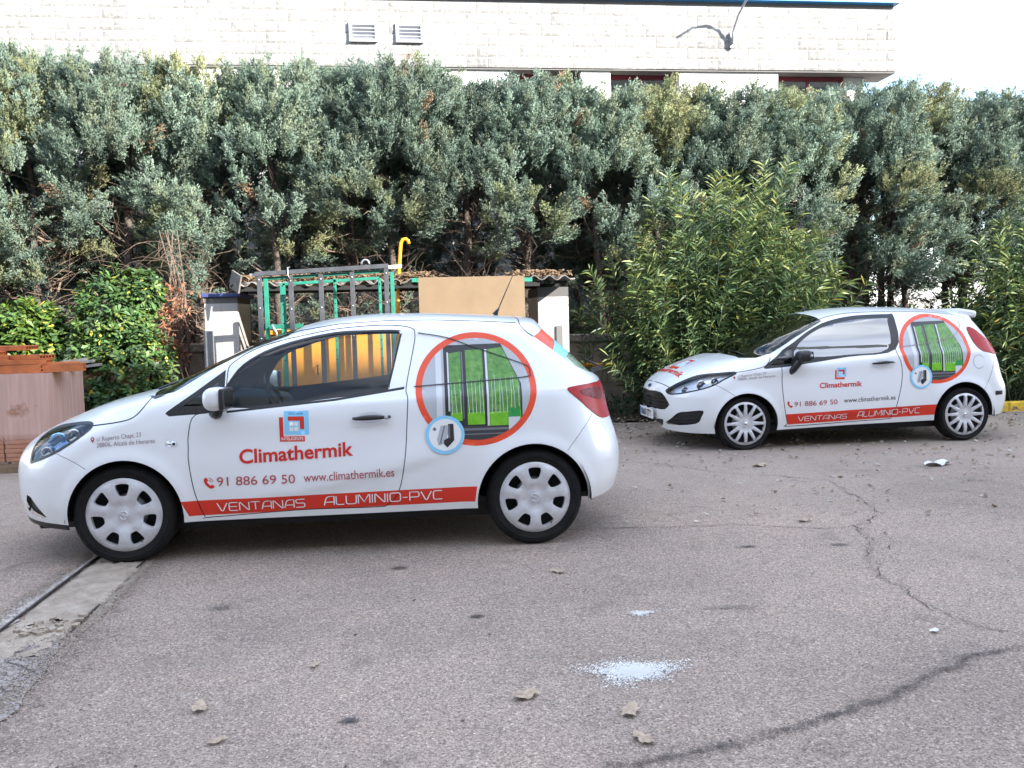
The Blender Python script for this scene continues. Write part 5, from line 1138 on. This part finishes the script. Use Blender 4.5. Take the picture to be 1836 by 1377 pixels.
def handle(root, sh, x0, z0, x1, z1, m, door):
    cx, cz = (x0+x1)/2, (z0+z1)/2; P, N = sh.lift([(cx, cz)]); p = P[0]; L_ = x1-x0; y = -float(p[1]); o = MB(); rise = (z1-z0)/L_; pts, rs = [], []
    for t in np.linspace(0, 1, 13): pts.append((x0+L_*t, -y-.030-.012*math.sin(math.pi*t)+(.024 if t in (0, 1) else 0), z0+rise*L_*t+.004*math.sin(math.pi*t))); rs.append(.009+.007*math.sin(math.pi*min(1, t*1.1)))
    o.tube(pts, rs, 10); h = o.build('handle', m, door)
    h2 = patch(sh, 'handle_recess_shade', circle(cx-.005, cz, L_*.36, .034, 32), mat('recess_shade', (.62, .63, .66), .4) if 'recess_shade' not in bpy.data.materials else bpy.data.materials['recess_shade'], door, .0006)  # flat disc; the shade of the handle hollow is put into its grey
    o = MB(); q = Vector((x1-.02, -y-.046, z1)); o.lathe([(0, -.004), (.011, -.002), (.011, .006)], q, 'y', 16); o.build('lock', M_GALV, h if 0 else door)
    return h
def plate(root, x, z, txt, tilt=0):
    p = MB().box(-.004, .004, -.26, .26, -.055, .055).build('number_plate', mat('plate_white', (.72, .72, .70), .4), root, .003, (x, 0, z), (0, R(tilt), 0))
    MB().box(-.0052, -.0042, .218, .257, -.052, .052).build('blue_band', mat('plate_blue', (.01, .05, .35), .4), p)   # reads from outside: band at the viewer's left
    if txt:
        V, T = text_mesh(txt, .015); V[:, 0] -= V[:, 0].min(); s = .40/V[:, 0].max(); Y = .20-V[:, 0]*s; Z = V[:, 1]*.105-.036
        link('lettering', mesh_tris('lettering', np.stack([np.full(len(V), -.0062), Y, Z], 1), T), M_BLACKP, p)
    return p
# ------------------------------------------------------------------ the nearer car
def build_corsa():
    S = CORSA; sh = Shell(S); root = empty('parked_car', (-1.74975, 5.4076, 0), -.0145, 'nearer white hatchback with black mirror foot and seven hole hubcaps', 'car')
    rt = root; YC = .835
    body = empty('tmp'); bpy.data.objects.remove(body)
    front = lambda pl: [(S.on_front(y, z), z) for y, z in pl]+([(-1, pl[-1][1]), (-1, pl[0][1])] if pl[-1][0] == 0 else [])
    rear = lambda pl: [(S.on_rear(y, z), z) for y, z in pl]
    door = smooth_poly([(.471, .888), (.43, .78), (.425, .688), (.424, .606), (.448, .43), (.498, .276), (.53, .268), (1.066, .29), (1.50, .287), (1.59, .30), (1.661, .388), (1.703, .593), (1.722, .829), (1.729, .946), (1.721, 1.014), (1.769, 1.237), (1.783, 1.333), (1.754, 1.376), (1.595, 1.395), (1.314, 1.381), (1.074, 1.340), (.95, 1.313), (.802, 1.270), (.674, 1.187), (.648, 1.12), (.648, .95), (.64, .905)], True, 4)
    win = smooth_poly([(.668, .934), (.690, 1.105), (.826, 1.222), (1.021, 1.295), (1.284, 1.347), (1.499, 1.354), (1.66, 1.352), (1.690, 1.343), (1.685, 1.32), (1.61, 1.03), (1.595, 1.011), (1.289, .973)], True, 4)
    quarter = [(.297, .900), (.306, .912), (.459, 1.018), (.636, 1.147), (.636, 1.0), (.634, .905), (.522, .893), (.319, .884)]
    quarter_in = [(.36, .915), (.47, .995), (.60, 1.085), (.602, .985), (.60, .92), (.52, .912)]
    belt = [(.652, .906), (1.289, .958), (1.712, 1.016), (1.708, 1.000), (1.29, .944), (.652, .893)]
    head = smooth_poly([(-.525, .64), (-.50, .632), (-.349, .689), (-.21, .772), (-.135, .838), (-.20, .852), (-.424, .813), (-.52, .757)], True, 4)
    tail = smooth_poly([(2.723, .964), (2.768, .984), (2.95, .992), (3.10, .975), (3.15, .87), (3.13, .77), (2.98, .762), (2.889, .815), (2.804, .891)], True, 4)
    hood_l = [(-.135, .840), (.04, .862), (.118, .888), (.17, .942), (.20, .995)]
    hood = [(-.20, .850), (-.424, .812), (-.53, .752), (-.70, .728), (-1, .735), (-1, 1.2), (.14, 1.2), (.185, 1.03), (.20, .995), (.17, .942), (.118, .888), (.04, .862), (-.135, .840)]
    bump_l = [(-.335, .683), (-.25, .645), (-.163, .590)]; bump = [(-1, .1), (-.163, .1), (-.163, .596), (-.335, .683), (-.52, .65), (-.53, .752), (-.70, .728), (-1, .735)]
    rbump_l = [(2.887, .800), (2.80, .70), (2.707, .590)]; rbump = [(2.707, .1), (2.707, .593), (2.887, .80), (3.0, .762), (3.08, .74), (3.3, .74), (3.3, .1)]
    screen = [(.16, 1.2), (.165, 1.03), (.21, 1.0), (.33, 1.02), (.57, 1.163), (.78, 1.272), (.98, 1.340), (1.03, 1.39), (1.03, 1.6)]
    rglass = [(2.54, 1.300), (2.656, 1.213), (2.794, 1.107), (2.92, 1.055), (3.0, 1.035), (3.3, 1.035), (3.3, 1.345), (2.62, 1.345)]
    or_ = [(2.40, 1.5), (2.40, 1.2), (2.656, 1.205), (2.690, 1.246), (2.73, 1.309), (2.72, 1.5)]; bl_ = [(2.5, 1.5), (2.5, 1.17), (2.724, 1.150), (2.80, 1.19), (2.83, 1.238), (2.85, 1.5)]
    spoil_l = [(2.455, 1.438), (2.470, 1.42), (2.462, 1.378), (2.495, 1.330), (2.54, 1.300)]
    gate_l = rear([(0, .60), (.45, .60), (.56, .64), (.60, .75)])
    stripe = [(.366, .374), (1.07, .380), (2.137, .392), (2.123, .296), (1.07, .287), (.41, .281)]
    fog = [(-.575, .425), (-.54, .415), (-.50, .37), (-.43, .296), (-.47, .286), (-.575, .315), (-.60, .35)]
    grille = front([(0, .545), (.30, .555), (.40, .60), (.38, .63), (0, .645)]); intake = front([(0, .26), (.36, .275), (.40, .36), (.34, .43), (0, .44)]); lip = [(-.9, .1), (-.9, .280), (-.74, .276), (-.5, .266), (-.28, .256), (-.28, .1)]
    arF = circle(.045, .285, .335, .350, 56); arR = circle(2.490, .285, .352, .358, 56)
    roof_l = [(.56, 1.185), (.70, 1.255), (.84, 1.315), (1.05, 1.372), (1.3, 1.408), (1.6, 1.423), (1.9, 1.420), (2.2, 1.406), (2.44, 1.39)]
    bd = [band(dens(door+[door[0]], .02, False), .0075)]
    seams = [band(smooth_poly(l, False, 4), w_) for l, w_ in ((hood_l, .007), (bump_l, .003), (rbump_l, .003), (spoil_l, .007))]+[band(roof_l, .005)]
    gl = [band(dens(gate_l, .02, False), .008)]
    door_gap = lambda c: inside(c, offset_line(door+[door[0]], -.0028)) ^ inside(c, offset_line(door+[door[0]], .0028))
    loops = [arF, arR, quarter, quarter_in, win, belt, head, tail, hood, bump, rbump, screen, rglass, or_, bl_, stripe, lip, fog, grille, intake, offset_line(door+[door[0]], -.0028)[:-1], offset_line(door+[door[0]], .0028)[:-1], offset_line(win+[win[0]], .012)[:-1], offset_line(win+[win[0]], -.012)[:-1]]+seams
    wo = offset_line(win+[win[0]], .012); wi = offset_line(win+[win[0]], -.012)
    big = wo if np.ptp(np.array(wo)[:, 0]) > np.ptp(np.array(wi)[:, 0]) else wi
    cls = [('hole', arF), ('hole', arR), ('side_window', win), ('quarter_window', quarter_in), ('window_trim', quarter), ('window_trim', belt), ('window_trim', lambda c: inside(c, big) & (c[:, 1] < 1.7)),
           ('headlight', head), ('tail_light', tail), ('rear_sticker_o', lambda c: inside(c, rglass) & inside(c, or_)), ('rear_sticker_b', lambda c: inside(c, rglass) & inside(c, bl_)), ('rear_window', rglass), ('fog_recess', fog), ('grille', grille), ('intake', intake), ('panel_seam', door_gap)]
    cls += [('panel_seam', s_) for s_ in seams]+[('windscreen', screen), ('side_stripe', stripe), ('door', door), ('hood', hood), ('front_lip', lip), ('front_bumper', bump), ('rear_bumper', rbump), ('body', lambda c: np.ones(len(c), bool))]
    sh.cut(loops, cls)
    B2 = (-1, 1)
    bo = sh.panel('body', 'body', M_PAINT, rt, B2); sh.panel('hood', 'hood', M_PAINT, rt, B2); sh.panel('front_bumper', 'front_bumper', M_PAINT, rt, B2); sh.panel('rear_bumper', 'rear_bumper', M_PAINT, rt, B2)
    sh.panel('front_lip', 'front_lip', M_BLACKP, rt, B2); sh.panel('grille', 'grille', M_BLACKP, rt, B2, -.012); sh.panel('lower_grille', 'intake', M_BLACKP, rt, B2, -.012)
    sh.panel('windscreen', 'windscreen', M_SCREEN, rt, B2, -.003); sh.panel('rear_window', 'rear_window', mat('print_with_reflection', (.20, .29, .22), .12, col2=(.36, .44, .36), vscale=9, coat=.6), rt, B2, -.003); sh.panel('panel_seam', 'panel_seam', M_SEAMD, rt, B2, -.006)  # rear pane: green print with the glass reflection put into its pale colour
    sh.panel('rear_sticker', 'rear_sticker_o', M_VORANGE, rt, B2, -.002); sh.panel('rear_sticker', 'rear_sticker_b', M_VBLUE, rt, B2, -.002)
    sh.panel('inner_trim', ['body', 'door', 'hood', 'side_stripe', 'panel_seam', 'window_trim'], M_TRIM, rt, B2, -.022)
    near = None
    for s_ in B2:
        d_ = sh.panel('door', 'door', M_PAINT, rt, (s_,)); near = near or d_
        sh.panel('side_window', 'side_window', M_GLASS, d_, (s_,), -.004); sh.panel('quarter_window', 'quarter_window', M_DARKGLASS, rt, (s_,), -.003); sh.panel('window_trim', 'window_trim', M_BLACKP, rt, (s_,), -.001)
        sh.panel('side_stripe', 'side_stripe', M_VRED, rt, (s_,)); sh.panel('fog_recess', 'fog_recess', M_BLACKP, rt, (s_,), -.02)
        hl = sh.panel('headlight', 'headlight', M_LENS, rt, (s_,)); sh.panel('housing', 'headlight', mat('lamp_housing', (.36, .45, .62), .2, .5), hl, (s_,), -.045)
        q, n_ = sh.lift([(-.37, .765), (-.27, .80), (-.44, .70)], -.034); f = np.array([1, 1 if s_ < 0 else -1, 1]); q = q*f
        for (c_, r_, m_) in ((q[0], .058, M_BLUEREF), (q[1], .045, M_CHROME), (q[2], .036, M_CHROME)):
            o = MB(); o.lathe([(0, .0), (r_*.6, -.006), (r_, -.016), (r_*1.04, -.004), (r_*.7, .02)], c_, 'y', 20); o.build('reflector', m_, hl)
        tl = sh.panel('tail_light', 'tail_light', M_RED, rt, (s_,), .004)
    # headlight dark surround and tail lamp core on the visible side
    hs = offset_line(head+[head[0]], .008); hi = offset_line(head+[head[0]], -.008)
    patch(sh, 'headlight_surround', hs[:-1] if np.ptp(np.array(hs)[:, 0]) > np.ptp(np.array(hi)[:, 0]) else hi[:-1], M_BLACKP, rt, .0012, .03, [hi[:-1] if np.ptp(np.array(hs)[:, 0]) > np.ptp(np.array(hi)[:, 0]) else hs[:-1]])
    patch(sh, 'lamp_core', smooth_poly([(2.80, .95), (2.93, .965), (2.99, .94), (2.98, .88), (2.90, .90)], True, 3), M_REDD, rt, .0055); patch(sh, 'reverse_lens', [(3.02, .95), (3.06, .95), (3.07, .84), (3.03, .85)], mat('clear_lens', (.55, .45, .45), .15), rt, .0055)
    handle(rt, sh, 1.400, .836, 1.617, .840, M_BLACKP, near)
    # quarter panel blanking lines
    for l in ([(1.802, 1.339), (1.984, 1.304), (2.14, 1.245), (2.44, 1.135), (2.487, 1.105), (2.49, 1.075), (2.470, 1.052), (2.2, 1.035), (1.769, 1.012)],): patch(sh, 'blanking_line', band(smooth_poly(l, False, 4), .006), M_SEAMD, rt, .0075)
    # signwriting on the near flank
    round_sticker(sh, rt, (2.151, .990, .374, .347), (1.949, .718, .119, .117), 4)
    lettering(sh, 'Climathermik', (.719, .589), (1.392, .614), .082, M_VTEXT, rt, bold=.022)
    lettering(sh, '91 886 69 50', (.582, .459), (1.041, .459), .053, M_VDRED, rt, bold=.003); lettering(sh, 'www.climathermik.es', (1.092, .463), (1.634, .476), .053, M_VDRED, rt, bold=.002)
    lettering(sh, 'c/ Ruperto Chapí, 23', (-.094, .752), (.158, .772), .026, M_VGREY, rt); lettering(sh, '28806, Alcalá de Henares', (-.096, .717), (.237, .733), .026, M_VGREY, rt)
    pin = patch(sh, 'pin_symbol', [(-.119, .743)]+circle(-.119, .765, .011, .013, 18, -.35, math.pi+.35), M_VDRED, rt, .0016, holes=[circle(-.119, .766, .005, .006, 12)])
    patch(sh, 'phone_symbol', smooth_poly([(.508, .505), (.522, .512), (.531, .493), (.524, .487), (.536, .470), (.547, .463), (.553, .469), (.567, .457), (.557, .446), (.540, .446), (.516, .468), (.507, .488)], True, 3), M_VTEXT, rt, .0016)
    for k in (0, 1): patch(sh, 'phone_wave', band(circle(.530, .480, .018+.012*k, n=10, a0=.15, a1=1.35), .004), M_VDRED, rt, .0016)
    V, T = stroke_text('VENTANAS'); place2d(sh, 'lettering', V, T, (.572, .305), (1.094, .308), .050, M_VWHITE, rt, .0034); V, T = stroke_text('ALUMINIO-PVC'); place2d(sh, 'lettering', V, T, (1.203, .313), (1.921, .322), .053, M_VWHITE, rt, .0034)
    logo(sh, rt, .960, .712, .174, .184, -.02)
    bdg = patch(sh, 'badge', smooth_poly([(.296, .737), (.360, .735), (.358, .706), (.300, .708)], True, 2), M_CHROME, rt, .002); patch(sh, 'badge_inlay', [(.302, .732), (.355, .730), (.353, .711), (.305, .712)], M_VWHITE, bdg, .0026); patch(sh, 'badge_mark', [(.335, .729), (.352, .729), (.351, .713), (.335, .713)], M_BLACKP, bdg, .0031); patch(sh, 'badge_mark', [(.306, .722), (.330, .722), (.330, .717), (.306, .717)], M_BLACKP, bdg, .0031)
    # mirrors
    for s_ in B2:
        mi = rounded_box('mirror', .125, .19, .135, M_PAINT, rt, (.622, s_*.965, .990), (0, 0, R(-8)*-s_), .055, 5); rounded_box('mirror_rim', .028, .18, .125, M_BLACKP, mi, (.058, 0, 0), bev=.012); MB().box(.073, .0745, -.075, .075, -.05, .05).build('mirror_glass', M_CHROME, mi)
        b_ = MB(); b_.tube([(.56, s_*.80, .89), (.60, s_*.87, .893), (.625, s_*.93, .925)], [.035, .032, .028], 10); b_.build('mirror_foot', M_BLACKP, rt)
    for xx, Rw in ((.025, .300), (2.500, .300)):
        for s_ in B2: wheel(rt, xx, s_*.742, s_, Rw, .185, 'seven', .300)
    arch_liner(rt, .045, .29, .352, .845); arch_liner(rt, 2.490, .29, .362, .845)
    MB().box(-.56, -.33, -.60, .60, .19, .238).build('front_valance', M_BLACKP, rt, .01); underbody(rt, sh, None); interior(rt); plate(rt, -.800, .47, '', 0)
    MB().tube([(2.345, 0, 1.447), (2.36, 0, 1.475), (2.375, 0, 1.495)], [.022, .012, .006], 10).build('antenna_base', M_BLACKP, rt); MB().tube([(2.368, 0, 1.485), (2.477, 0, 1.722)], [.0042, .003], 6).build('antenna', M_BLACKP, rt)
    MB().tube([(3.04, 0, 1.04), (3.075, -.10, 1.055), (3.06, -.25, 1.07), (2.90, -.42, 1.14)], [.018, .014, .008, .005], 8).build('rear_wiper', M_BLACKP, rt)
    MB().tube([(.17, -.5, 1.03), (.20, -.1, 1.055), (.22, .3, 1.06)], .008, 6).build('wiper', M_BLACKP, rt)
    patch(sh, 'cowl', [(.175, .998), (.235, 1.0), (.30, 1.012), (.225, .985)], M_BLACKP, rt, .004)
    return root
# ------------------------------------------------------------------ the farther car
def build_fiesta():
    S = FIESTA; sh = Shell(S); rt = empty('parked_car', (3.46793, 8.77603+.0, 0), .0059, 'farther white hatchback with all black mirrors and twelve spoke hubcaps beside the oleander', 'car'); B2 = (-1, 1)
    front = lambda pl: [(S.on_front(y, z), z) for y, z in pl]+([(-1, pl[-1][1]), (-1, pl[0][1])] if pl[-1][0] == 0 else [])
    frame = smooth_poly([(.179, .860), (.371, .997), (.559, 1.122), (.758, 1.234), (.988, 1.320), (1.313, 1.372), (1.70, 1.378), (1.733, 1.36), (1.664, 1.009), (1.117, .944), (.539, .873), (.30, .852)], True, 4)
    win = smooth_poly([(.566, .957), (.580, 1.073), (.748, 1.195), (.970, 1.284), (1.287, 1.338), (1.60, 1.347), (1.655, 1.342), (1.65, 1.31), (1.581, 1.018), (1.121, .968)], True, 4)
    quarter = [(.26, .885), (.372, .972), (.52, 1.070), (.498, .96), (.485, .897), (.33, .880)]
    door = smooth_poly([(.371, .859), (.377, .661), (.403, .449), (.440, .270), (.47, .235), (1.24, .262), (1.56, .275), (1.60, .30), (1.644, .406), (1.693, .595), (1.711, .760), (1.695, .879), (1.664, 1.009), (1.729, 1.365), (1.70, 1.380), (1.302, 1.372), (.982, 1.320), (.754, 1.232), (.56, 1.118), (.375, .995)], True, 4)
    head = smooth_poly([(-.737, .603), (-.700, .588), (-.52, .636), (-.368, .684), (-.24, .75), (-.110, .816), (-.279, .808), (-.453, .782), (-.618, .710), (-.72, .64)], True, 4)
    tail = smooth_poly([(2.538, 1.215), (2.62, 1.205), (2.75, 1.10), (2.90, 1.02), (2.95, .95), (2.86, .925), (2.74, .945), (2.64, .975), (2.57, 1.07)], True, 4)
    hood_l = [(-.112, .818), (.03, .838), (.174, .866), (.235, .91), (.266, .965)]; hood = [(-.279, .808), (-.453, .783), (-.618, .712), (-.72, .648), (-.76, .668), (-1, .695), (-1, 1.3), (.0, 1.3), (.02, .985), (.0, .953), (.136, .953), (.266, .965), (.235, .91), (.174, .866), (.03, .838), (-.112, .818)]
    hood_f = front([(0, .697), (.16, .692), (.32, .680), (.44, .662), (.49, .645)])
    bump_l = [(-.34, .697), (-.25, .65), (-.135, .572)]; bump = [(-1, .1), (-.135, .1), (-.135, .572), (-.34, .697), (-.55, .63), (-.737, .60), (-.72, .648), (-.76, .668), (-1, .695)]
    rbump = [(2.66, .1), (2.66, .56), (2.74, .70), (2.80, .80), (3.3, .80), (3.3, .1)]; rbump_l = [(2.80, .88), (2.74, .70), (2.66, .555)]
    screen = [(.0, 1.3), (.02, .988), (.0, .957), (.136, .959), (.289, .998), (.54, 1.144), (.75, 1.25), (.924, 1.325), (.93, 1.38), (.93, 1.6)]
    rglass = [(2.66, 1.30), (2.75, 1.22), (2.86, 1.10), (2.93, 1.03), (3.3, 1.02), (3.3, 1.345), (2.72, 1.345)]
    stripe = [(.417, .362), (1.2, .387), (2.113, .413), (2.095, .301), (1.2, .274), (.447, .252)]
    fog = smooth_poly([(-.727, .255), (-.70, .34), (-.66, .395), (-.594, .412), (-.459, .428), (-.47, .36), (-.515, .285)], True, 3)
    grille = front([(0, .607), (.33, .603), (.40, .585), (.51, .485), (.505, .455), (.44, .415), (0, .405)]); intake = front([(0, .212), (.28, .214), (.33, .235), (.38, .300), (0, .306)])
    arF = circle(-.005, .262, .338, .336, 56); arR = circle(2.425, .282, .345, .360, 56); roof_l = [(.72, 1.262), (.924, 1.345), (1.1, 1.385), (1.332, 1.408), (1.77, 1.412), (2.17, 1.396), (2.462, 1.360), (2.56, 1.30)]
    gap = lambda pl, w: (lambda c: inside(c, offset_line(pl+[pl[0]], -w/2)) ^ inside(c, offset_line(pl+[pl[0]], w/2)))
    seams = [band(smooth_poly(l, False, 4), w) for l, w in ((hood_l, .007), (bump_l, .004), (rbump_l, .004), (hood_f, .009), (roof_l, .005))]
    qin = quarter
    loops = [frame, win, quarter, head, tail, hood, bump, rbump, screen, rglass, stripe, fog, grille, intake, arF, arR, offset_line(door+[door[0]], -.004)[:-1], offset_line(door+[door[0]], .004)[:-1]]+seams
    cls = [('hole', arF), ('hole', arR), ('side_window', win), ('quarter_window', quarter), ('window_trim', frame), ('headlight', head), ('tail_light', tail), ('fog_recess', fog), ('grille', grille), ('intake', intake), ('panel_seam', gap(door, .008))]
    cls += [('panel_seam', s_) for s_ in seams]+[('windscreen', screen), ('rear_window', rglass), ('side_stripe', stripe), ('door', door), ('hood', hood), ('front_bumper', bump), ('rear_bumper', rbump), ('body', lambda c: np.ones(len(c), bool))]
    sh.cut(loops, cls)
    sh.panel('body', 'body', M_PAINT, rt, B2); sh.panel('hood', 'hood', M_PAINT, rt, B2); sh.panel('front_bumper', 'front_bumper', M_PAINT, rt, B2); sh.panel('rear_bumper', 'rear_bumper', M_PAINT, rt, B2)
    gr = sh.panel('grille', 'grille', M_BLACKP, rt, B2, -.035); sh.panel('lower_grille', 'intake', M_BLACKP, rt, B2, -.03); sh.panel('windscreen', 'windscreen', M_SCREEN, rt, B2, -.003); sh.panel('rear_window', 'rear_window', M_DARKGLASS, rt, B2, -.003)
    sh.panel('panel_seam', 'panel_seam', M_SEAMD, rt, B2, -.006); sh.panel('inner_trim', ['body', 'door', 'hood', 'side_stripe', 'panel_seam', 'window_trim'], M_TRIM, rt, B2, -.024); near = None
    for k in range(5):
        z = .435+k*.037; yl = np.interp(z, [.41, .46, .49, .59], [.43, .50, .50, .39]); pts = [(S.on_front(y, z)+.012, y if y > 0 else y, z) for y in np.linspace(-yl, yl, 15)]; MB().tube(pts, .0065, 5).build('grille_bar', M_BLACKP, gr)
    for s_ in B2:
        d_ = sh.panel('door', 'door', M_PAINT, rt, (s_,)); near = near or d_
        sh.panel('side_window', 'side_window', M_TINTGLASS, d_, (s_,), -.004); sh.panel('quarter_window', 'quarter_window', M_DARKGLASS, rt, (s_,), -.003); sh.panel('window_trim', 'window_trim', M_BLACKP, rt, (s_,), -.002)
        sh.panel('side_stripe', 'side_stripe', M_VRED, rt, (s_,)); fg = sh.panel('fog_recess', 'fog_recess', M_BLACKP, rt, (s_,), -.022)
        hl = sh.panel('headlight', 'headlight', M_LENS, rt, (s_,)); sh.panel('housing', 'headlight', mat('silver_housing', (.72, .73, .80), .2, .35), hl, (s_,), -.04)
        q, n_ = sh.lift([(-.62, .645), (-.47, .705), (-.34, .745)], -.030); f = np.array([1, 1 if s_ < 0 else -1, 1]); q = q*f
        for (c_, r_, m_) in ((q[0], .034, M_CHROME), (q[1], .048, M_CHROME), (q[2], .036, M_BLUEREF if 0 else M_CHROME)):
            o = MB(); o.lathe([(0, -.01), (r_*.3, -.012), (r_*.6, .0), (r_, -.014), (r_*1.05, -.002), (r_*.7, .02)], c_, 'y', 20); o.build('reflector', m_, hl)
        sh.panel('tail_light', 'tail_light', M_RED, rt, (s_,), .005)
        for k in range(3): pts = [(x, z) for x, z in zip(np.linspace(-.70+k*.02, -.50, 6), np.linspace(.285+k*.04, .30+k*.045, 6))]; P, N = sh.lift(pts, -.012); MB().tube([tuple(p*f) for p in P], .005, 4).build('fog_bar', M_BLACKP, fg)
    hs = offset_line(head+[head[0]], .007); hi = offset_line(head+[head[0]], -.007)
    if np.ptp(np.array(hs)[:, 0]) < np.ptp(np.array(hi)[:, 0]): hs, hi = hi, hs
    patch(sh, 'headlight_surround', hs[:-1], M_BLACKP, rt, .0012, .03, [hi[:-1]])
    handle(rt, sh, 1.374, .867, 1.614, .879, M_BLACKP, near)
    patch(sh, 'fuel_flap_line', band(circle(2.60, .852, .066, .072, 30, .6, 5.6), .005), M_VGREY, rt, .001)
    for l in ([(1.70, 1.030), (2.0, 1.06), (2.25, 1.105), (2.38, 1.15), (2.46, 1.24), (2.45, 1.29)],): patch(sh, 'blanking_line', band(smooth_poly(l, False, 4), .006), M_VGREY, rt, .0075)
    round_sticker(sh, rt, (2.110, 1.006, .400, .372), (1.922, .711, .124, .125), 9)
    lettering(sh, 'Climathermik', (.786, .627), (1.258, .635), .054, M_VTEXT, rt, bold=.02); lettering(sh, '91 886 69 50', (.509, .441), (.983, .453), .050, M_VDRED, rt, bold=.003); lettering(sh, 'www.climathermik.es', (1.055, .465), (1.633, .479), .048, M_VCHAR, rt, bold=.002)
    lettering(sh, 'c/ Ruperto Chapí, 23', (-.105, .765), (.195, .793), .024, M_VGREY, rt); lettering(sh, '28806, Alcalá de Henares', (-.107, .735), (.297, .762), .024, M_VGREY, rt)
    patch(sh, 'pin_symbol', [(-.140, .747)]+circle(-.140, .765, .011, .013, 18, -.35, math.pi+.35), M_VDRED, rt, .0016)
    dx, dz = -.073, -.013
    patch(sh, 'phone_symbol', [(x+dx, z+dz) for x, z in smooth_poly([(.508, .505), (.522, .512), (.531, .493), (.524, .487), (.536, .470), (.547, .463), (.553, .469), (.567, .457), (.557, .446), (.540, .446), (.516, .468), (.507, .488)], True, 3)], M_VTEXT, rt, .0016)
    V, T = stroke_text('VENTANAS'); place2d(sh, 'lettering', V, T, (.552, .286), (1.094, .297), .048, M_VWHITE, rt, .0034); V, T = stroke_text('ALUMINIO-PVC'); place2d(sh, 'lettering', V, T, (1.206, .306), (1.912, .327), .056, M_VWHITE, rt, .0034)
    logo(sh, rt, .957, .714, .124, .122, -.01, False)
    # bonnet lettering, read from the front
    def bonnet(Q):
        x = Q[:, 1]; y = -Q[:, 0]; Z, W, A = sh.table(x); z = np.array([np.interp(abs(q), Wr[::-1][:150], Zr[::-1][:150]) for q, Zr, Wr in zip(y, Z, W)])
        n = sh.normal(x, z); n[:, 1] *= np.sign(y); return np.stack([x, y, z], 1)+n*.0025, n
    V, T = text_mesh('Climathermik', .022); V[:, 1] *= 1.3; place2d(sh, 'lettering', V, T, (-.45, -.605), (.45, -.605), .080, M_VTEXT, rt, 0, bonnet)
    def bquad(a0, b0, a1, b1, m, name):
        Q = np.array([(a, b) for b in np.linspace(b0, b1, 5) for a in np.linspace(a0, a1, 7)]); T = np.array([t for j in range(4) for i in range(6) for t in ((j*7+i, j*7+i+1, j*7+i+8), (j*7+i, j*7+i+8, j*7+i+7))]); P, N = bonnet(Q); return link(name, mesh_tris(name, P, T, None, True), m, rt)
    bquad(-.13, -.47, .13, -.27, mat('pale_blue', (.55, .68, .80), .4), 'logo_square'); 
    for a in ((-.17, -.50, -.13, -.30), (-.17, -.53, .12, -.49), (-.08, -.33, .10, -.295), (.06, -.40, .10, -.33)): o = bquad(*a, M_VRED, 'logo_corner'); o.location = (0, 0, .002)
    # emblem and front plate
    e_ = MB(); e_.lathe([(0, -.004), (.9, -.004), (1, 0), (.9, .004)], (0, 0, 0), 'x', 24); em = e_.build('emblem', mat('emblem_blue', (.01, .03, .12), .2), rt, 0, (S.on_front(.0, .652)-.004, 0, .652), (0, R(32), 0)); em.scale = (1, .052, .022)
    plate(rt, -.840, .352, '0860 JTY', 0)
    for s_ in B2:
        mi = rounded_box('mirror', .15, .20, .115, M_BLACKP, rt, (.565, s_*.965, .970), (0, R(-6), R(-8)*-s_), .048, 5); rounded_box('indicator', .06, .17, .03, mat('clear_amber', (.55, .52, .5), .2), mi, (.035, s_*.014, .004), bev=.012); MB().box(.0751, .0765, -.078, .078, -.042, .042).build('mirror_glass', M_CHROME, mi)
        b_ = MB(); b_.tube([(.475, s_*.845, .80), (.490, s_*.885, .835), (.52, s_*.925, .90), (.55, s_*.95, .945)], [.030, .036, .038, .035], 10); b_.build('mirror_foot', M_BLACKP, rt)
    for xx, zc in ((-.010, .278), (2.455, .290)):
        for s_ in B2: wheel(rt, xx, s_*.735, s_, .288, .185, 'twelve', zc)
    arch_liner(rt, -.005, .262, .342, .835); arch_liner(rt, 2.425, .282, .364, .835)
    underbody(rt, sh, None, -.55, 2.95, .20); interior(rt)
    for y in (-.33, .30): MB().tube([(.06+(.02), y-.25, .985), (.09, y, 1.01), (.11, y+.30, 1.02)], .008, 6).build('wiper', M_BLACKP, rt)
    for y in (-.36, .36): MB().box(-.02, .02, -.025, .025, -.006, .008).build('washer_jet', M_BLACKP, rt, 0, (-.19, y, float(sh.S.ztop(-.19))-.028))
    rounded_box('spoiler', .24, 1.06, .085, M_PAINT, rt, (2.665, 0, 1.374), (0, R(9), 0), .03)
    patch(sh, 'reflector_strip', [(2.80, .53), (2.90, .53), (2.90, .49), (2.80, .485)], M_BLACKP, rt, .002)
    MB().tube([(1.02, 0, 1.44), (1.0, 0, 1.47)], .02, 8).build('antenna_base', M_BLACKP, rt)
    return rt
def shift_children(root, dy):
    for c in root.children: c.location.y += dy
for b_, off in ((build_corsa, .835), (build_fiesta, .825)): shift_children(b_(), off)
